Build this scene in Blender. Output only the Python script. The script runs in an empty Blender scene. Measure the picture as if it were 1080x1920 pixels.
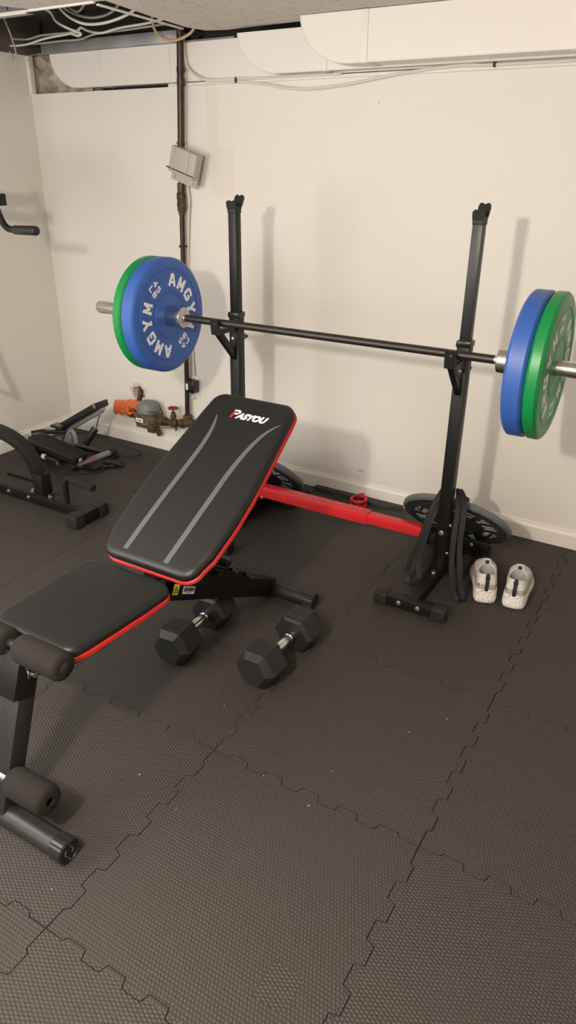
import bpy, bmesh, math, random
from mathutils import Vector, Matrix, noise
from mathutils.geometry import tessellate_polygon
random.seed(7)
PI = math.pi
C = bpy.context.scene.collection
V = Vector

# ------------------------------------------------------------------ materials
def new_mat(name):
    m = bpy.data.materials.new(name); m.use_nodes = True
    nt = m.node_tree
    return m, nt, nt.nodes['Principled BSDF']

def mat(name, col, rough=0.5, metal=0.0, bump=0.0, bscale=60.0, var=0.0, vscale=8.0, spec=0.5, coat=0.0, sheen=0.0, detail=3.0):
    m, nt, b = new_mat(name)
    b.inputs['Base Color'].default_value = (*col, 1)
    b.inputs['Roughness'].default_value = rough
    b.inputs['Metallic'].default_value = metal
    b.inputs['Specular IOR Level'].default_value = spec
    b.inputs['Coat Weight'].default_value = coat
    b.inputs['Sheen Weight'].default_value = sheen
    tc = nt.nodes.new('ShaderNodeTexCoord')
    if bump > 0:
        n = nt.nodes.new('ShaderNodeTexNoise'); n.inputs['Scale'].default_value = bscale; n.inputs['Detail'].default_value = detail
        bp = nt.nodes.new('ShaderNodeBump'); bp.inputs['Strength'].default_value = bump; bp.inputs['Distance'].default_value = 0.002
        nt.links.new(tc.outputs['Object'], n.inputs['Vector']); nt.links.new(n.outputs['Fac'], bp.inputs['Height'])
        nt.links.new(bp.outputs['Normal'], b.inputs['Normal'])
    if var > 0:
        n = nt.nodes.new('ShaderNodeTexNoise'); n.inputs['Scale'].default_value = vscale; n.inputs['Detail'].default_value = 4
        nt.links.new(tc.outputs['Object'], n.inputs['Vector'])
        mx = nt.nodes.new('ShaderNodeMix'); mx.data_type = 'RGBA'
        mr = nt.nodes.new('ShaderNodeMapRange'); mr.inputs['From Min'].default_value = .3; mr.inputs['From Max'].default_value = .7
        nt.links.new(n.outputs['Fac'], mr.inputs['Value']); nt.links.new(mr.outputs['Result'], mx.inputs['Factor'])
        mx.inputs[6].default_value = (*[c * (1 - var) for c in col], 1); mx.inputs[7].default_value = (*[min(1, c * (1 + var)) for c in col], 1)
        nt.links.new(mx.outputs[2], b.inputs['Base Color'])
    return m

def N(nt, t, **kw):
    n = nt.nodes.new(t)
    for k, v in kw.items(): setattr(n, k, v)
    return n
def math_node(nt, op, a, b=None, c=None):
    n = nt.nodes.new('ShaderNodeMath'); n.operation = op
    for i, x in enumerate((a, b, c)):
        if x is None: continue
        if isinstance(x, (int, float)): n.inputs[i].default_value = x
        else: nt.links.new(x, n.inputs[i])
    return n.outputs[0]
def mixc(nt, f, a, b):
    n = nt.nodes.new('ShaderNodeMix'); n.data_type = 'RGBA'
    if isinstance(f, (int, float)): n.inputs[0].default_value = f
    else: nt.links.new(f, n.inputs[0])
    for i, x in ((6, a), (7, b)):
        if isinstance(x, tuple): n.inputs[i].default_value = (*x, 1)
        else: nt.links.new(x, n.inputs[i])
    return n.outputs[2]

def wall_material():
    m, nt, b = new_mat('wall_paint')
    tc = N(nt, 'ShaderNodeTexCoord'); g = N(nt, 'ShaderNodeNewGeometry')
    sx = N(nt, 'ShaderNodeSeparateXYZ'); nt.links.new(g.outputs['Position'], sx.inputs[0])
    x, y, z = sx.outputs
    n1 = N(nt, 'ShaderNodeTexNoise'); n1.inputs['Scale'].default_value = 1.3; n1.inputs['Detail'].default_value = 3
    nt.links.new(g.outputs['Position'], n1.inputs['Vector'])
    base = mixc(nt, n1.outputs['Fac'], (.755, .725, .665), (.80, .77, .715))
    # old yellowed streak of paint beside the pipe
    n2 = N(nt, 'ShaderNodeTexNoise'); n2.inputs['Scale'].default_value = 6
    nt.links.new(g.outputs['Position'], n2.inputs['Vector'])
    xx = math_node(nt, 'ADD', x, math_node(nt, 'MULTIPLY', math_node(nt, 'SUBTRACT', n2.outputs['Fac'], .5), .06))
    a1 = math_node(nt, 'COMPARE', xx, -2.175, .028)
    a2 = math_node(nt, 'MULTIPLY', math_node(nt, 'GREATER_THAN', z, 1.55), math_node(nt, 'GREATER_THAN', y, 2.9))
    p1 = math_node(nt, 'MULTIPLY', a1, a2)
    b1 = math_node(nt, 'COMPARE', xx, -2.12, .06)
    b2 = math_node(nt, 'MULTIPLY', math_node(nt, 'COMPARE', z, 1.45, .1), math_node(nt, 'GREATER_THAN', y, 2.9))
    p2 = math_node(nt, 'MULTIPLY', b1, b2)
    pm = math_node(nt, 'MULTIPLY', math_node(nt, 'MAXIMUM', p1, p2), .28)
    base = mixc(nt, pm, base, (.70, .61, .47))
    nt.links.new(base, b.inputs['Base Color'])
    b.inputs['Roughness'].default_value = .55; b.inputs['Specular IOR Level'].default_value = .35
    n3 = N(nt, 'ShaderNodeTexNoise'); n3.inputs['Scale'].default_value = 90; n3.inputs['Detail'].default_value = 4
    nt.links.new(g.outputs['Position'], n3.inputs['Vector'])
    n4 = N(nt, 'ShaderNodeTexNoise'); n4.inputs['Scale'].default_value = 5
    nt.links.new(g.outputs['Position'], n4.inputs['Vector'])
    h = math_node(nt, 'ADD', math_node(nt, 'MULTIPLY', n3.outputs['Fac'], .25), math_node(nt, 'MULTIPLY', n4.outputs['Fac'], 1.2))
    bp = N(nt, 'ShaderNodeBump'); bp.inputs['Strength'].default_value = .18; bp.inputs['Distance'].default_value = .004
    nt.links.new(h, bp.inputs['Height']); nt.links.new(bp.outputs['Normal'], b.inputs['Normal'])
    return m

def mat_floor():
    """EVA puzzle-mat foam: rows of small raised grains, scuffed smooth in places"""
    m, nt, b = new_mat('foam_mat')
    g = N(nt, 'ShaderNodeNewGeometry')
    sx = N(nt, 'ShaderNodeSeparateXYZ'); nt.links.new(g.outputs['Position'], sx.inputs[0])
    x, y, z = sx.outputs
    P = .0088
    def grain(u, v):
        row = math_node(nt, 'FLOOR', math_node(nt, 'DIVIDE', v, P))
        off = math_node(nt, 'MULTIPLY', math_node(nt, 'MODULO', math_node(nt, 'ABSOLUTE', row), 2.0), P * .5)
        cu = math_node(nt, 'SINE', math_node(nt, 'MULTIPLY', math_node(nt, 'ADD', u, off), 2 * PI / P))
        cv = math_node(nt, 'ABSOLUTE', math_node(nt, 'SINE', math_node(nt, 'MULTIPLY', v, PI / P)))
        return math_node(nt, 'MULTIPLY', math_node(nt, 'MULTIPLY_ADD', cu, .5, .5), cv)
    h1 = grain(x, y); h2 = grain(y, x)
    # mats are laid turned a quarter against each other
    tx = math_node(nt, 'FLOOR', math_node(nt, 'DIVIDE', math_node(nt, 'ADD', x, .33 + 6.1), .61))
    ty = math_node(nt, 'FLOOR', math_node(nt, 'DIVIDE', math_node(nt, 'ADD', y, 6.1 - 1.2), .61))
    par = math_node(nt, 'MODULO', math_node(nt, 'ADD', tx, ty), 2.0)
    # small turned square stamp on the nearest mat
    sq = math_node(nt, 'MULTIPLY', math_node(nt, 'COMPARE', x, -.45, .036), math_node(nt, 'COMPARE', y, .745, .042))
    par = math_node(nt, 'ABSOLUTE', math_node(nt, 'SUBTRACT', par, sq))
    mh = N(nt, 'ShaderNodeMix'); mh.data_type = 'FLOAT'
    nt.links.new(par, mh.inputs[0]); nt.links.new(h1, mh.inputs[2]); nt.links.new(h2, mh.inputs[3])
    h = mh.outputs[0]
    nz = N(nt, 'ShaderNodeTexNoise'); nz.inputs['Scale'].default_value = 2.2; nz.inputs['Detail'].default_value = 5
    nt.links.new(g.outputs['Position'], nz.inputs['Vector'])
    wear = N(nt, 'ShaderNodeMapRange'); wear.inputs['From Min'].default_value = .44; wear.inputs['From Max'].default_value = .62
    nt.links.new(nz.outputs['Fac'], wear.inputs['Value'])
    tex = math_node(nt, 'MULTIPLY_ADD', wear.outputs['Result'], -.45, 1.0)
    bp = N(nt, 'ShaderNodeBump'); bp.inputs['Distance'].default_value = .0022
    nt.links.new(math_node(nt, 'MULTIPLY', tex, .75), bp.inputs['Strength'])
    nt.links.new(h, bp.inputs['Height']); nt.links.new(bp.outputs['Normal'], b.inputs['Normal'])
    n2 = N(nt, 'ShaderNodeTexNoise'); n2.inputs['Scale'].default_value = 1.1; n2.inputs['Detail'].default_value = 3
    nt.links.new(g.outputs['Position'], n2.inputs['Vector'])
    base = mixc(nt, n2.outputs['Fac'], (.034, .0294, .0268), (.045, .0392, .0356))
    # scuffs: thin pale scratches
    n5 = N(nt, 'ShaderNodeTexNoise'); n5.inputs['Scale'].default_value = 7; n5.inputs['Detail'].default_value = 2
    mp = N(nt, 'ShaderNodeMapping'); mp.inputs['Scale'].default_value = (2.2, .12, 1); mp.inputs['Rotation'].default_value = (0, 0, .9)
    nt.links.new(g.outputs['Position'], mp.inputs['Vector']); nt.links.new(mp.outputs[0], n5.inputs['Vector'])
    sc = math_node(nt, 'GREATER_THAN', n5.outputs['Fac'], .765)
    base = mixc(nt, math_node(nt, 'MULTIPLY', sc, .30), base, (.14, .125, .11))
    grainc = math_node(nt, 'MULTIPLY', math_node(nt, 'MULTIPLY', h, tex), .46)
    base = mixc(nt, grainc, base, (.088, .078, .070))
    nt.links.new(base, b.inputs['Base Color'])
    b.inputs['Roughness'].default_value = .62; b.inputs['Specular IOR Level'].default_value = .35
    return m

def mat_ceiling():
    m, nt, b = new_mat('old_plaster')
    g = N(nt, 'ShaderNodeNewGeometry')
    n = N(nt, 'ShaderNodeTexNoise'); n.inputs['Scale'].default_value = 38; n.inputs['Detail'].default_value = 6
    n2 = N(nt, 'ShaderNodeTexNoise'); n2.inputs['Scale'].default_value = 3; n2.inputs['Detail'].default_value = 4
    for k in (n, n2): nt.links.new(g.outputs['Position'], k.inputs['Vector'])
    base = mixc(nt, n2.outputs['Fac'], (.62, .575, .52), (.76, .71, .65))
    dark = N(nt, 'ShaderNodeMapRange'); dark.inputs['From Min'].default_value = .60; dark.inputs['From Max'].default_value = .66
    nt.links.new(n.outputs['Fac'], dark.inputs['Value'])
    base = mixc(nt, math_node(nt, 'MULTIPLY', dark.outputs['Result'], .5), base, (.3, .27, .24))
    nt.links.new(base, b.inputs['Base Color']); b.inputs['Roughness'].default_value = .9
    bp = N(nt, 'ShaderNodeBump'); bp.inputs['Strength'].default_value = .5; bp.inputs['Distance'].default_value = .003
    nt.links.new(n.outputs['Fac'], bp.inputs['Height']); nt.links.new(bp.outputs['Normal'], b.inputs['Normal'])
    return m

def mat_shoe_knit():
    m, nt, b = new_mat('white_knit_with_black_grid')
    tc = N(nt, 'ShaderNodeTexCoord')
    sx = N(nt, 'ShaderNodeSeparateXYZ'); nt.links.new(tc.outputs['Object'], sx.inputs[0])
    x, y, z = sx.outputs
    band = math_node(nt, 'COMPARE', z, .071, .012)
    lz = math_node(nt, 'LESS_THAN', math_node(nt, 'MODULO', z, .0046), .0011)
    lx = math_node(nt, 'LESS_THAN', math_node(nt, 'MODULO', math_node(nt, 'ADD', math_node(nt, 'ADD', x, math_node(nt, 'MULTIPLY', y, .9)), 1.0), .0050), .0011)
    grid = math_node(nt, 'MULTIPLY', math_node(nt, 'MAXIMUM', lz, lx), band)
    nz = N(nt, 'ShaderNodeTexNoise'); nz.inputs['Scale'].default_value = 25
    nt.links.new(tc.outputs['Object'], nz.inputs['Vector'])
    base = mixc(nt, nz.outputs['Fac'], (.52, .50, .47), (.80, .77, .70))
    base = mixc(nt, grid, base, (.03, .03, .035))
    nt.links.new(base, b.inputs['Base Color']); b.inputs['Roughness'].default_value = .85
    return m

def mat_speckle(name, c1, c2, scale=160, thr=.62):
    m, nt, b = new_mat(name)
    tc = N(nt, 'ShaderNodeTexCoord'); nz = N(nt, 'ShaderNodeTexNoise'); nz.inputs['Scale'].default_value = scale; nz.inputs['Detail'].default_value = 1
    nt.links.new(tc.outputs['Object'], nz.inputs['Vector'])
    base = mixc(nt, math_node(nt, 'GREATER_THAN', nz.outputs['Fac'], thr), c1, c2)
    nt.links.new(base, b.inputs['Base Color']); b.inputs['Roughness'].default_value = .6
    return m

M = {
 'wall': wall_material(), 'floor': mat_floor(), 'ceiling': mat_ceiling(),
 'trim': mat('trim_white', (.82, .79, .73), .35, bump=.1, bscale=20),
 'duct': mat('painted_duct', (.80, .77, .72), .45, bump=.08, bscale=9),
 'galv': mat('galvanised_steel', (.36, .365, .37), .5, .7, var=.25, vscale=6, bump=.15, bscale=14),
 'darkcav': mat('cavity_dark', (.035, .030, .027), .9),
 'wood': mat('old_joist_wood', (.095, .082, .070), .85, bump=.4, bscale=30, var=.3, vscale=5),
 'stone': mat('rubble_stone', (.42, .36, .28), .95, bump=1.0, bscale=30, var=.45, vscale=14),
 'frame': mat('black_powder_coat', (.0065, .0064, .0066), .42, bump=.08, bscale=400, spec=.35),
 'frame_grey': mat('charcoal_metal', (.019, .020, .022), .40, .1, bump=.05, bscale=400),
 'rubber': mat('black_rubber', (.012, .012, .012), .6),
 'plastic': mat('black_plastic', (.013, .013, .0135), .3),
 'leather': mat('black_vinyl', (.0105, .0105, .0108), .42, bump=.25, bscale=220, spec=.5, detail=5),
 'red_trim': mat('red_piping', (.50, .016, .012), .45, bump=.2, bscale=200),
 'red_metal': mat('red_powder_coat', (.60, .020, .028), .38, bump=.05, bscale=300),
 'red_plastic': mat('red_plastic', (.60, .012, .022), .35),
 'stripe': mat('grey_stripe', (.098, .113, .124), .5),
 'white_print': mat('white_print', (.86, .86, .84), .5),
 'red_print': mat('red_print', (.62, .02, .03), .5),
 'blue': mat('blue_bumper_rubber', (.036, .115, .43), .42, bump=.06, bscale=40),
 'green': mat('green_bumper_rubber', (.006, .25, .06), .36, bump=.06, bscale=40),
 'grey_rubber': mat('grey_bumper_rubber', (.038, .041, .043), .5, bump=.06, bscale=40),
 'grey_rim': mat('grey_rim_rubber', (.13, .145, .15), .5),
 'letter_white': mat('raised_white_letter', (.90, .91, .92), .5),
 'letter_grey': mat('raised_grey_letter', (.42, .43, .44), .5),
 'chrome': mat('brushed_chrome', (.72, .71, .69), .22, 1.0, bump=.05, bscale=80),
 'zinc': mat('zinc_bolt', (.70, .69, .66), .3, 1.0),
 'steel_face': mat('cast_steel_face', (.62, .60, .55), .5, .6, var=.2, vscale=60),
 'shaft': mat('black_oxide_steel', (.060, .054, .048), .36, .75, bump=.15, bscale=600),
 'foam': mat('foam_roller', (.017, .0150, .0135), .9, bump=.15, bscale=500, spec=.3),
 'dumbbell': mat('dumbbell_rubber', (.013, .0127, .0125), .52, bump=.12, bscale=200),
 'band': mat('latex_band', (.009, .0088, .0086), .5, spec=.35),
 'pipe_brown': mat('brown_painted_pipe', (.040, .024, .017), .38, .3, bump=.4, bscale=50, var=.5, vscale=14),
 'rust': mat('rusty_fitting', (.11, .062, .034), .7, .4, bump=.8, bscale=90, var=.5, vscale=30),
 'rust_red': mat('rust_red', (.20, .055, .025), .8, bump=.5, bscale=60),
 'bronze': mat('old_bronze', (.17, .13, .085), .55, .5, bump=.6, bscale=70, var=.4, vscale=25),
 'meter_grey': mat('grey_plastic_dome', (.17, .19, .18), .5),
 'wheel_red': mat('dull_red_wheel', (.22, .028, .022), .55),
 'orange': mat('orange_plastic_bag', (.68, .14, .04), .4, bump=.6, bscale=25, var=.15, vscale=30),
 'boxgrey': mat('beige_grey_plastic', (.46, .43, .385), .5),
 'cable_white': mat('white_cable', (.70, .66, .60), .5),
 'cable_grey': mat('grey_cable', (.38, .36, .33), .55),
 'cable_tan': mat('tan_cable', (.50, .34, .18), .5),
 'label': mat('paper_label', (.80, .80, .78), .5),
 'yellow': mat('yellow_label', (.70, .62, .05), .5),
 'ink': mat('black_ink', (.02, .02, .02), .5),
 'roller_grey': mat('grey_tube_paint', (.20, .205, .205), .4),
 'knit': mat_shoe_knit(),
 'sole': mat_speckle('speckled_sole', (.82, .80, .75), (.22, .21, .21), 170, .64),
 'lining': mat('shoe_lining', (.42, .42, .44), .9),
 'insole': mat('insole_beige', (.55, .46, .36), .9),
 'tabblack': mat('black_webbing', (.012, .014, .018), .7),
 'lint': mat('pale_lint', (.6, .58, .55), .9),
 'drywall_edge': mat('torn_gypsum', (.62, .55, .45), .95, bump=.8, bscale=60),
}

# ------------------------------------------------------------------ mesh builder
def frame(o, n, up=(0, 0, 1)):
    """matrix whose local z is n"""
    n = V(n).normalized(); u = V(up)
    if abs(n.dot(u.normalized())) > .99: u = V((1, 0, 0)) if abs(n.x) < .9 else V((0, 1, 0))
    x = u.cross(n).normalized(); y = n.cross(x)
    m = Matrix((x, y, n)).transposed().to_4x4(); m.translation = V(o); return m
def frame_xy(o, x, y):
    x = V(x).normalized(); y = V(y).normalized(); z = x.cross(y).normalized(); y = z.cross(x)
    m = Matrix((x, y, z)).transposed().to_4x4(); m.translation = V(o); return m

class MB:
    def __init__(s): s.bm = bmesh.new(); s.X = Matrix.Identity(4)
    def _merge(s, t, m=None):
        mm = s.X @ m if m is not None else s.X
        bmesh.ops.transform(t, matrix=mm, verts=t.verts)
        me = bpy.data.meshes.new('tmp'); t.to_mesh(me); t.free(); s.bm.from_mesh(me); bpy.data.meshes.remove(me); return s
    def box(s, c, size, bev=0.0, m=None, seg=2):
        t = bmesh.new(); bmesh.ops.create_cube(t, size=1.0)
        bmesh.ops.scale(t, vec=V(size), verts=t.verts)
        if bev > 0: bmesh.ops.bevel(t, geom=list(t.edges), offset=bev, segments=seg, affect='EDGES', profile=.5)
        bmesh.ops.translate(t, vec=V(c), verts=t.verts)
        return s._merge(t, m)
    def beam(s, p0, p1, w, h, bev=.003, up=(0, 0, 1)):
        """square tube from p0 to p1; w across, h in the 'up' sense"""
        p0, p1 = V(p0), V(p1); L = (p1 - p0).length
        m = frame((p0 + p1) / 2, p1 - p0, up)
        return s.box((0, 0, 0), (w, h, L), bev, m)
    def cyl(s, p0, p1, r, r2=None, n=32, bev=0.0):
        p0, p1 = V(p0), V(p1); L = (p1 - p0).length; r2 = r if r2 is None else r2
        prof = [(0, 0), (r, 0), (r2, L), (0, L)]
        if bev > 0: prof = [(0, 0), (r - bev, 0), (r - bev * .3, bev * .3), (r, bev), (r2, L - bev), (r2 - bev * .3, L - bev * .3), (r2 - bev, L), (0, L)]
        return s.lathe(prof, p0, p1 - p0, n)
    def lathe(s, prof, o, axis, n=32, m=None):
        t = bmesh.new(); rings = []
        for r, h in prof:
            if r < 1e-6: rings.append([t.verts.new((0, 0, h))])
            else: rings.append([t.verts.new((r * math.cos(2 * PI * i / n), r * math.sin(2 * PI * i / n), h)) for i in range(n)])
        for a, b in zip(rings, rings[1:]):
            for i in range(n):
                j = (i + 1) % n
                if len(a) == 1 and len(b) == 1: continue
                if len(a) == 1: t.faces.new((a[0], b[j], b[i]))
                elif len(b) == 1: t.faces.new((a[i], a[j], b[0]))
                else: t.faces.new((a[i], a[j], b[j], b[i]))
        bmesh.ops.recalc_face_normals(t, faces=t.faces)
        return s._merge(t, frame(o, axis))
    def tube(s, pts, r, n=12, smooth=6, closed=False, flat=None):
        pts = [V(p) for p in pts]
        if smooth: pts = catmull(pts, smooth, closed)
        t = bmesh.new(); rings = []
        N_ = len(pts); up = None
        for i, p in enumerate(pts):
            if closed: d = pts[(i + 1) % N_] - pts[i - 1]
            else: d = pts[min(i + 1, N_ - 1)] - pts[max(i - 1, 0)]
            d.normalize()
            if up is None:
                up = V((0, 0, 1)) if abs(d.z) < .9 else V((1, 0, 0))
            up = (up - d * up.dot(d)).normalized(); sd = d.cross(up)
            rr = r[i * len(r) // N_] if isinstance(r, (list, tuple)) else r
            rings.append([t.verts.new(p + (up * math.cos(2 * PI * k / n) + sd * math.sin(2 * PI * k / n)) * rr) for k in range(n)])
        for i in range(N_ if closed else N_ - 1):
            a, b = rings[i], rings[(i + 1) % N_]
            for k in range(n): t.faces.new((a[k], a[(k + 1) % n], b[(k + 1) % n], b[k]))
        if not closed: t.faces.new(rings[0][::-1]); t.faces.new(rings[-1])
        bmesh.ops.recalc_face_normals(t, faces=t.faces)
        return s._merge(t)
    def ribbon(s, pts, w, th, wdir, closed=True, smooth=8):
        pts = [V(p) for p in pts]; pts = catmull(pts, smooth, closed)
        t = bmesh.new(); rings = []; N_ = len(pts)
        for i, p in enumerate(pts):
            d = (pts[(i + 1) % N_] - pts[i - 1]) if closed else (pts[min(i + 1, N_ - 1)] - pts[max(i - 1, 0)])
            d.normalize(); wd = V(wdir(i / N_) if callable(wdir) else wdir); wd = (wd - d * wd.dot(d)).normalized(); nn = d.cross(wd)
            a, b = wd * w / 2, nn * th / 2
            rings.append([t.verts.new(p + q) for q in (a * .9 + b, a + b * .4, a - b * .4, a * .9 - b, -a * .9 - b, -a - b * .4, -a + b * .4, -a * .9 + b)])
        for i in range(N_ if closed else N_ - 1):
            a, b = rings[i], rings[(i + 1) % N_]
            for k in range(8): t.faces.new((a[k], a[(k + 1) % 8], b[(k + 1) % 8], b[k]))
        if not closed: t.faces.new(rings[0][::-1]); t.faces.new(rings[-1])
        bmesh.ops.recalc_face_normals(t, faces=t.faces)
        return s._merge(t)
    def prism(s, poly, z0, z1, m=None, holes=()):
        """extrude a 2-D polygon (with optional holes) between z0 and z1"""
        t = bmesh.new(); edges = []
        loops = []
        for L in [poly, *holes]:
            vs = [t.verts.new((p[0], p[1], z0)) for p in L]; loops.append(vs)
            for i in range(len(vs)): edges.append(t.edges.new((vs[i], vs[(i + 1) % len(vs)])))
        if holes: f = bmesh.ops.triangle_fill(t, edges=edges, use_beauty=True)['geom']; faces = [g for g in f if isinstance(g, bmesh.types.BMFace)]
        else: faces = [t.faces.new(loops[0])]
        ex = bmesh.ops.extrude_face_region(t, geom=faces)['geom']
        bmesh.ops.translate(t, vec=(0, 0, z1 - z0), verts=[v for v in ex if isinstance(v, bmesh.types.BMVert)])
        bmesh.ops.recalc_face_normals(t, faces=t.faces)
        return s._merge(t, m)
    def loft(s, rings, m=None, cap0=True, cap1=True, closed=True):
        t = bmesh.new(); R = [[t.verts.new(V(p)) for p in r] for r in rings]
        for a, b in zip(R, R[1:]):
            k = len(a)
            for i in range(k if closed else k - 1): t.faces.new((a[i], a[(i + 1) % k], b[(i + 1) % k], b[i]))
        if cap0: t.faces.new(R[0][::-1])
        if cap1: t.faces.new(R[-1])
        bmesh.ops.recalc_face_normals(t, faces=t.faces)
        return s._merge(t, m)
    def strokes(s, strokes, th, depth, m, scale=(1, 1), shear=0):
        """thick line segments in the unit box, extruded"""
        for (x0, y0, x1, y1, *w) in strokes:
            tt = w[0] if w else th
            a, b = V((x0, y0)), V((x1, y1)); d = (b - a).normalized(); nn = V((-d.y, d.x)) * tt / 2
            q = [a - nn, b - nn, b + nn, a + nn]
            s.prism([((p.x - .5 + shear * p.y) * scale[0], (p.y - .5) * scale[1]) for p in q], 0, depth, m)
        return s
    def text(s, txt, size, depth, m, bold=0.0, shear=0.0, align='CENTER', stretch=1.0):
        cu = bpy.data.curves.new('t', 'FONT'); cu.body = txt; cu.size = size; cu.extrude = depth / 2; cu.offset = bold; cu.shear = shear
        cu.align_x = align; cu.align_y = 'CENTER'; cu.resolution_u = 3
        o = bpy.data.objects.new('t', cu); C.objects.link(o)
        dg = bpy.context.evaluated_depsgraph_get(); me = bpy.data.meshes.new_from_object(o.evaluated_get(dg))
        t = bmesh.new(); t.from_mesh(me); bpy.data.objects.remove(o); bpy.data.curves.remove(cu); bpy.data.meshes.remove(me)
        bmesh.ops.scale(t, vec=(stretch, 1, 1), verts=t.verts)
        bmesh.ops.translate(t, vec=(0, 0, depth / 2), verts=t.verts)
        return s._merge(t, m)
    def build(s, name, material, parent=None, local=False, angle=32, label=None):
        root = parent
        while root is not None and root.parent is not None: root = root.parent
        if root is not None and not local: bmesh.ops.transform(s.bm, matrix=root.matrix_basis.inverted(), verts=s.bm.verts)
        me = bpy.data.meshes.new(name); s.bm.to_mesh(me); s.bm.free()
        me.materials.append(M[material]); me.shade_smooth(); me.set_sharp_from_angle(angle=math.radians(angle))
        o = bpy.data.objects.new(name, me); C.objects.link(o); o.parent = parent
        if label: o['label'] = label
        return o

def catmull(pts, k, closed=False):
    out = []; n = len(pts)
    rng = range(n if closed else n - 1)
    for i in rng:
        p0 = pts[(i - 1) % n] if closed or i > 0 else pts[0] * 2 - pts[1]
        p1 = pts[i]; p2 = pts[(i + 1) % n]
        p3 = pts[(i + 2) % n] if closed or i + 2 < n else p2 * 2 - p1
        for j in range(k):
            t = j / k
            out.append(.5 * ((2 * p1) + (p2 - p0) * t + (2 * p0 - 5 * p1 + 4 * p2 - p3) * t * t + (3 * p1 - p0 - 3 * p2 + p3) * t ** 3))
    if not closed: out.append(pts[-1].copy())
    return out

def thing(name, label, cat, loc=(0, 0, 0), group=None, rot=None):
    o = bpy.data.objects.new(name, None); C.objects.link(o); o.empty_display_size = .05
    o.location = loc
    if rot: o.rotation_euler = rot
    o.matrix_basis = o.matrix_basis  # basis from loc/rot
    o['label'] = label; o['category'] = cat
    if group: o['group'] = group
    return o
def tag(o, label, cat, group=None):
    o['label'] = label; o['category'] = cat
    if group: o['group'] = group
    return o
def struct(o): o['kind'] = 'structure'; return o
def copy_tree(o, parent=None):
    c = o.copy(); C.objects.link(c); c.parent = parent
    for ch in list(o.children): copy_tree(ch, c)
    return c
def single(mb, name, material, label, cat, group=None, origin=None):
    """a top-level thing that is one mesh, its origin moved to `origin`"""
    if origin is not None: bmesh.ops.translate(mb.bm, vec=-V(origin), verts=mb.bm.verts)
    o = mb.build(name, material)
    if origin is not None: o.location = origin
    return tag(o, label, cat, group)

WB = 2.97     # room face of the back wall
WL = -3.32    # room face of the left wall
# ================================================================== SETTING
# ---- floor of interlocking foam squares (real gaps between the teeth)
TS = .61; GX = -.33; GY = 1.20; AMP = .0105; NT = 11
def edge_pts(a, b, fixed, vertical, outer):
    """toothed seam between a and b"""
    pts = []
    step = (b - a) / NT
    for i in range(NT):
        s0 = a + step * i; off = AMP if i % 2 else -AMP
        if outer or i in (0, NT - 1): off = 0
        e = .0035
        for t in (s0 + e * (1 if off else 1), s0 + step - e):
            pts.append((fixed + off, t) if vertical else (t, fixed + off))
    return pts
fm = MB(); gap = .0013
for i in range(-6, 6):
    for j in range(-7, 4):
        x0 = GX + TS * i; x1 = x0 + TS; y0 = GY + TS * j; y1 = y0 + TS
        if x1 < WL + .0 or x0 > 2.4 or y0 > WB or y1 < -2.4: continue
        L = [(x0, y0)] + edge_pts(x0, x1, y0, False, False)
        L += [(x1, y0)] + edge_pts(y0, y1, x1, True, False)
        L += [(x1, y1)] + edge_pts(x0, x1, y1, False, False)[::-1]
        L += [(x0, y1)] + edge_pts(y0, y1, x0, True, False)[::-1]
        # shrink by the gap along local normals
        n = len(L); Q = []
        for k in range(n):
            a, b, c = V(L[k - 1]), V(L[k]), V(L[(k + 1) % n])
            d1 = (b - a).normalized(); d2 = (c - b).normalized()
            n1 = V((-d1.y, d1.x)); n2 = V((-d2.y, d2.x)); nn = (n1 + n2)
            nn = nn.normalized() if nn.length > 1e-4 else n1
            q = b + nn * gap
            Q.append((min(max(q.x, WL - .03), 2.43), min(max(q.y, -2.43), WB + .03)))
        dz = random.uniform(-.0009, 0)
        t = bmesh.new(); top = [t.verts.new((p[0], p[1], dz)) for p in Q]; bot = [t.verts.new((p[0], p[1], -.011)) for p in Q]
        for tri in tessellate_polygon([[V((p[0], p[1], 0)) for p in Q]]):
            try:
                f = t.faces.new([top[q] for q in tri]); f.normal_update()
                if f.normal.z < 0: f.normal_flip()
            except ValueError: pass
        for k in range(n): t.faces.new((bot[k], bot[(k + 1) % n], top[(k + 1) % n], top[k]))
        fm._merge(t)
fm.box((-.46, .27, -.021), (5.9, 5.5, .02))
floor = struct(fm.build('floor', 'floor', angle=20))

# ---- back wall, with the torn hole behind the meter
def jag(cx, cy, rx, ry, n, seed, amp=.25):
    rnd = random.Random(seed); return [(cx + rx * math.cos(2 * PI * k / n) * (1 + rnd.uniform(-amp, amp)), cy + ry * math.sin(2 * PI * k / n) * (1 + rnd.uniform(-amp, amp))) for k in range(n)]
TOPW = 1.80
hole1 = jag(-2.748, .306, .042, .040, 14, 3)
hole2 = jag(-2.66, .148, .035, .05, 12, 5, .15)
mw = frame_xy((0, WB, 0), (1, 0, 0), (0, 0, 1))   # local x = x, local y = z, local z = -y (towards room)
b = MB(); b.prism([(WL - .1, -.02), (2.5, -.02), (2.5, TOPW), (WL - .1, TOPW)], -.10, 0, mw, holes=[hole1, hole2])
wall_back = struct(b.build('wall_back', 'wall'))
b = MB(); b.box((-.4, WB + .14, .9), (6.1, .02, 2.9)); b.build('masonry_backing', 'darkcav', wall_back)
# torn paper edge of the hole
b = MB()
o1 = jag(-2.752, .312, .058, .052, 18, 11, .22)
b.prism(o1, .0005, .0018, mw, holes=[jag(-2.748, .306, .044, .042, 14, 3)])
b.build('torn_drywall_edge', 'drywall_edge', wall_back)
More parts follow.
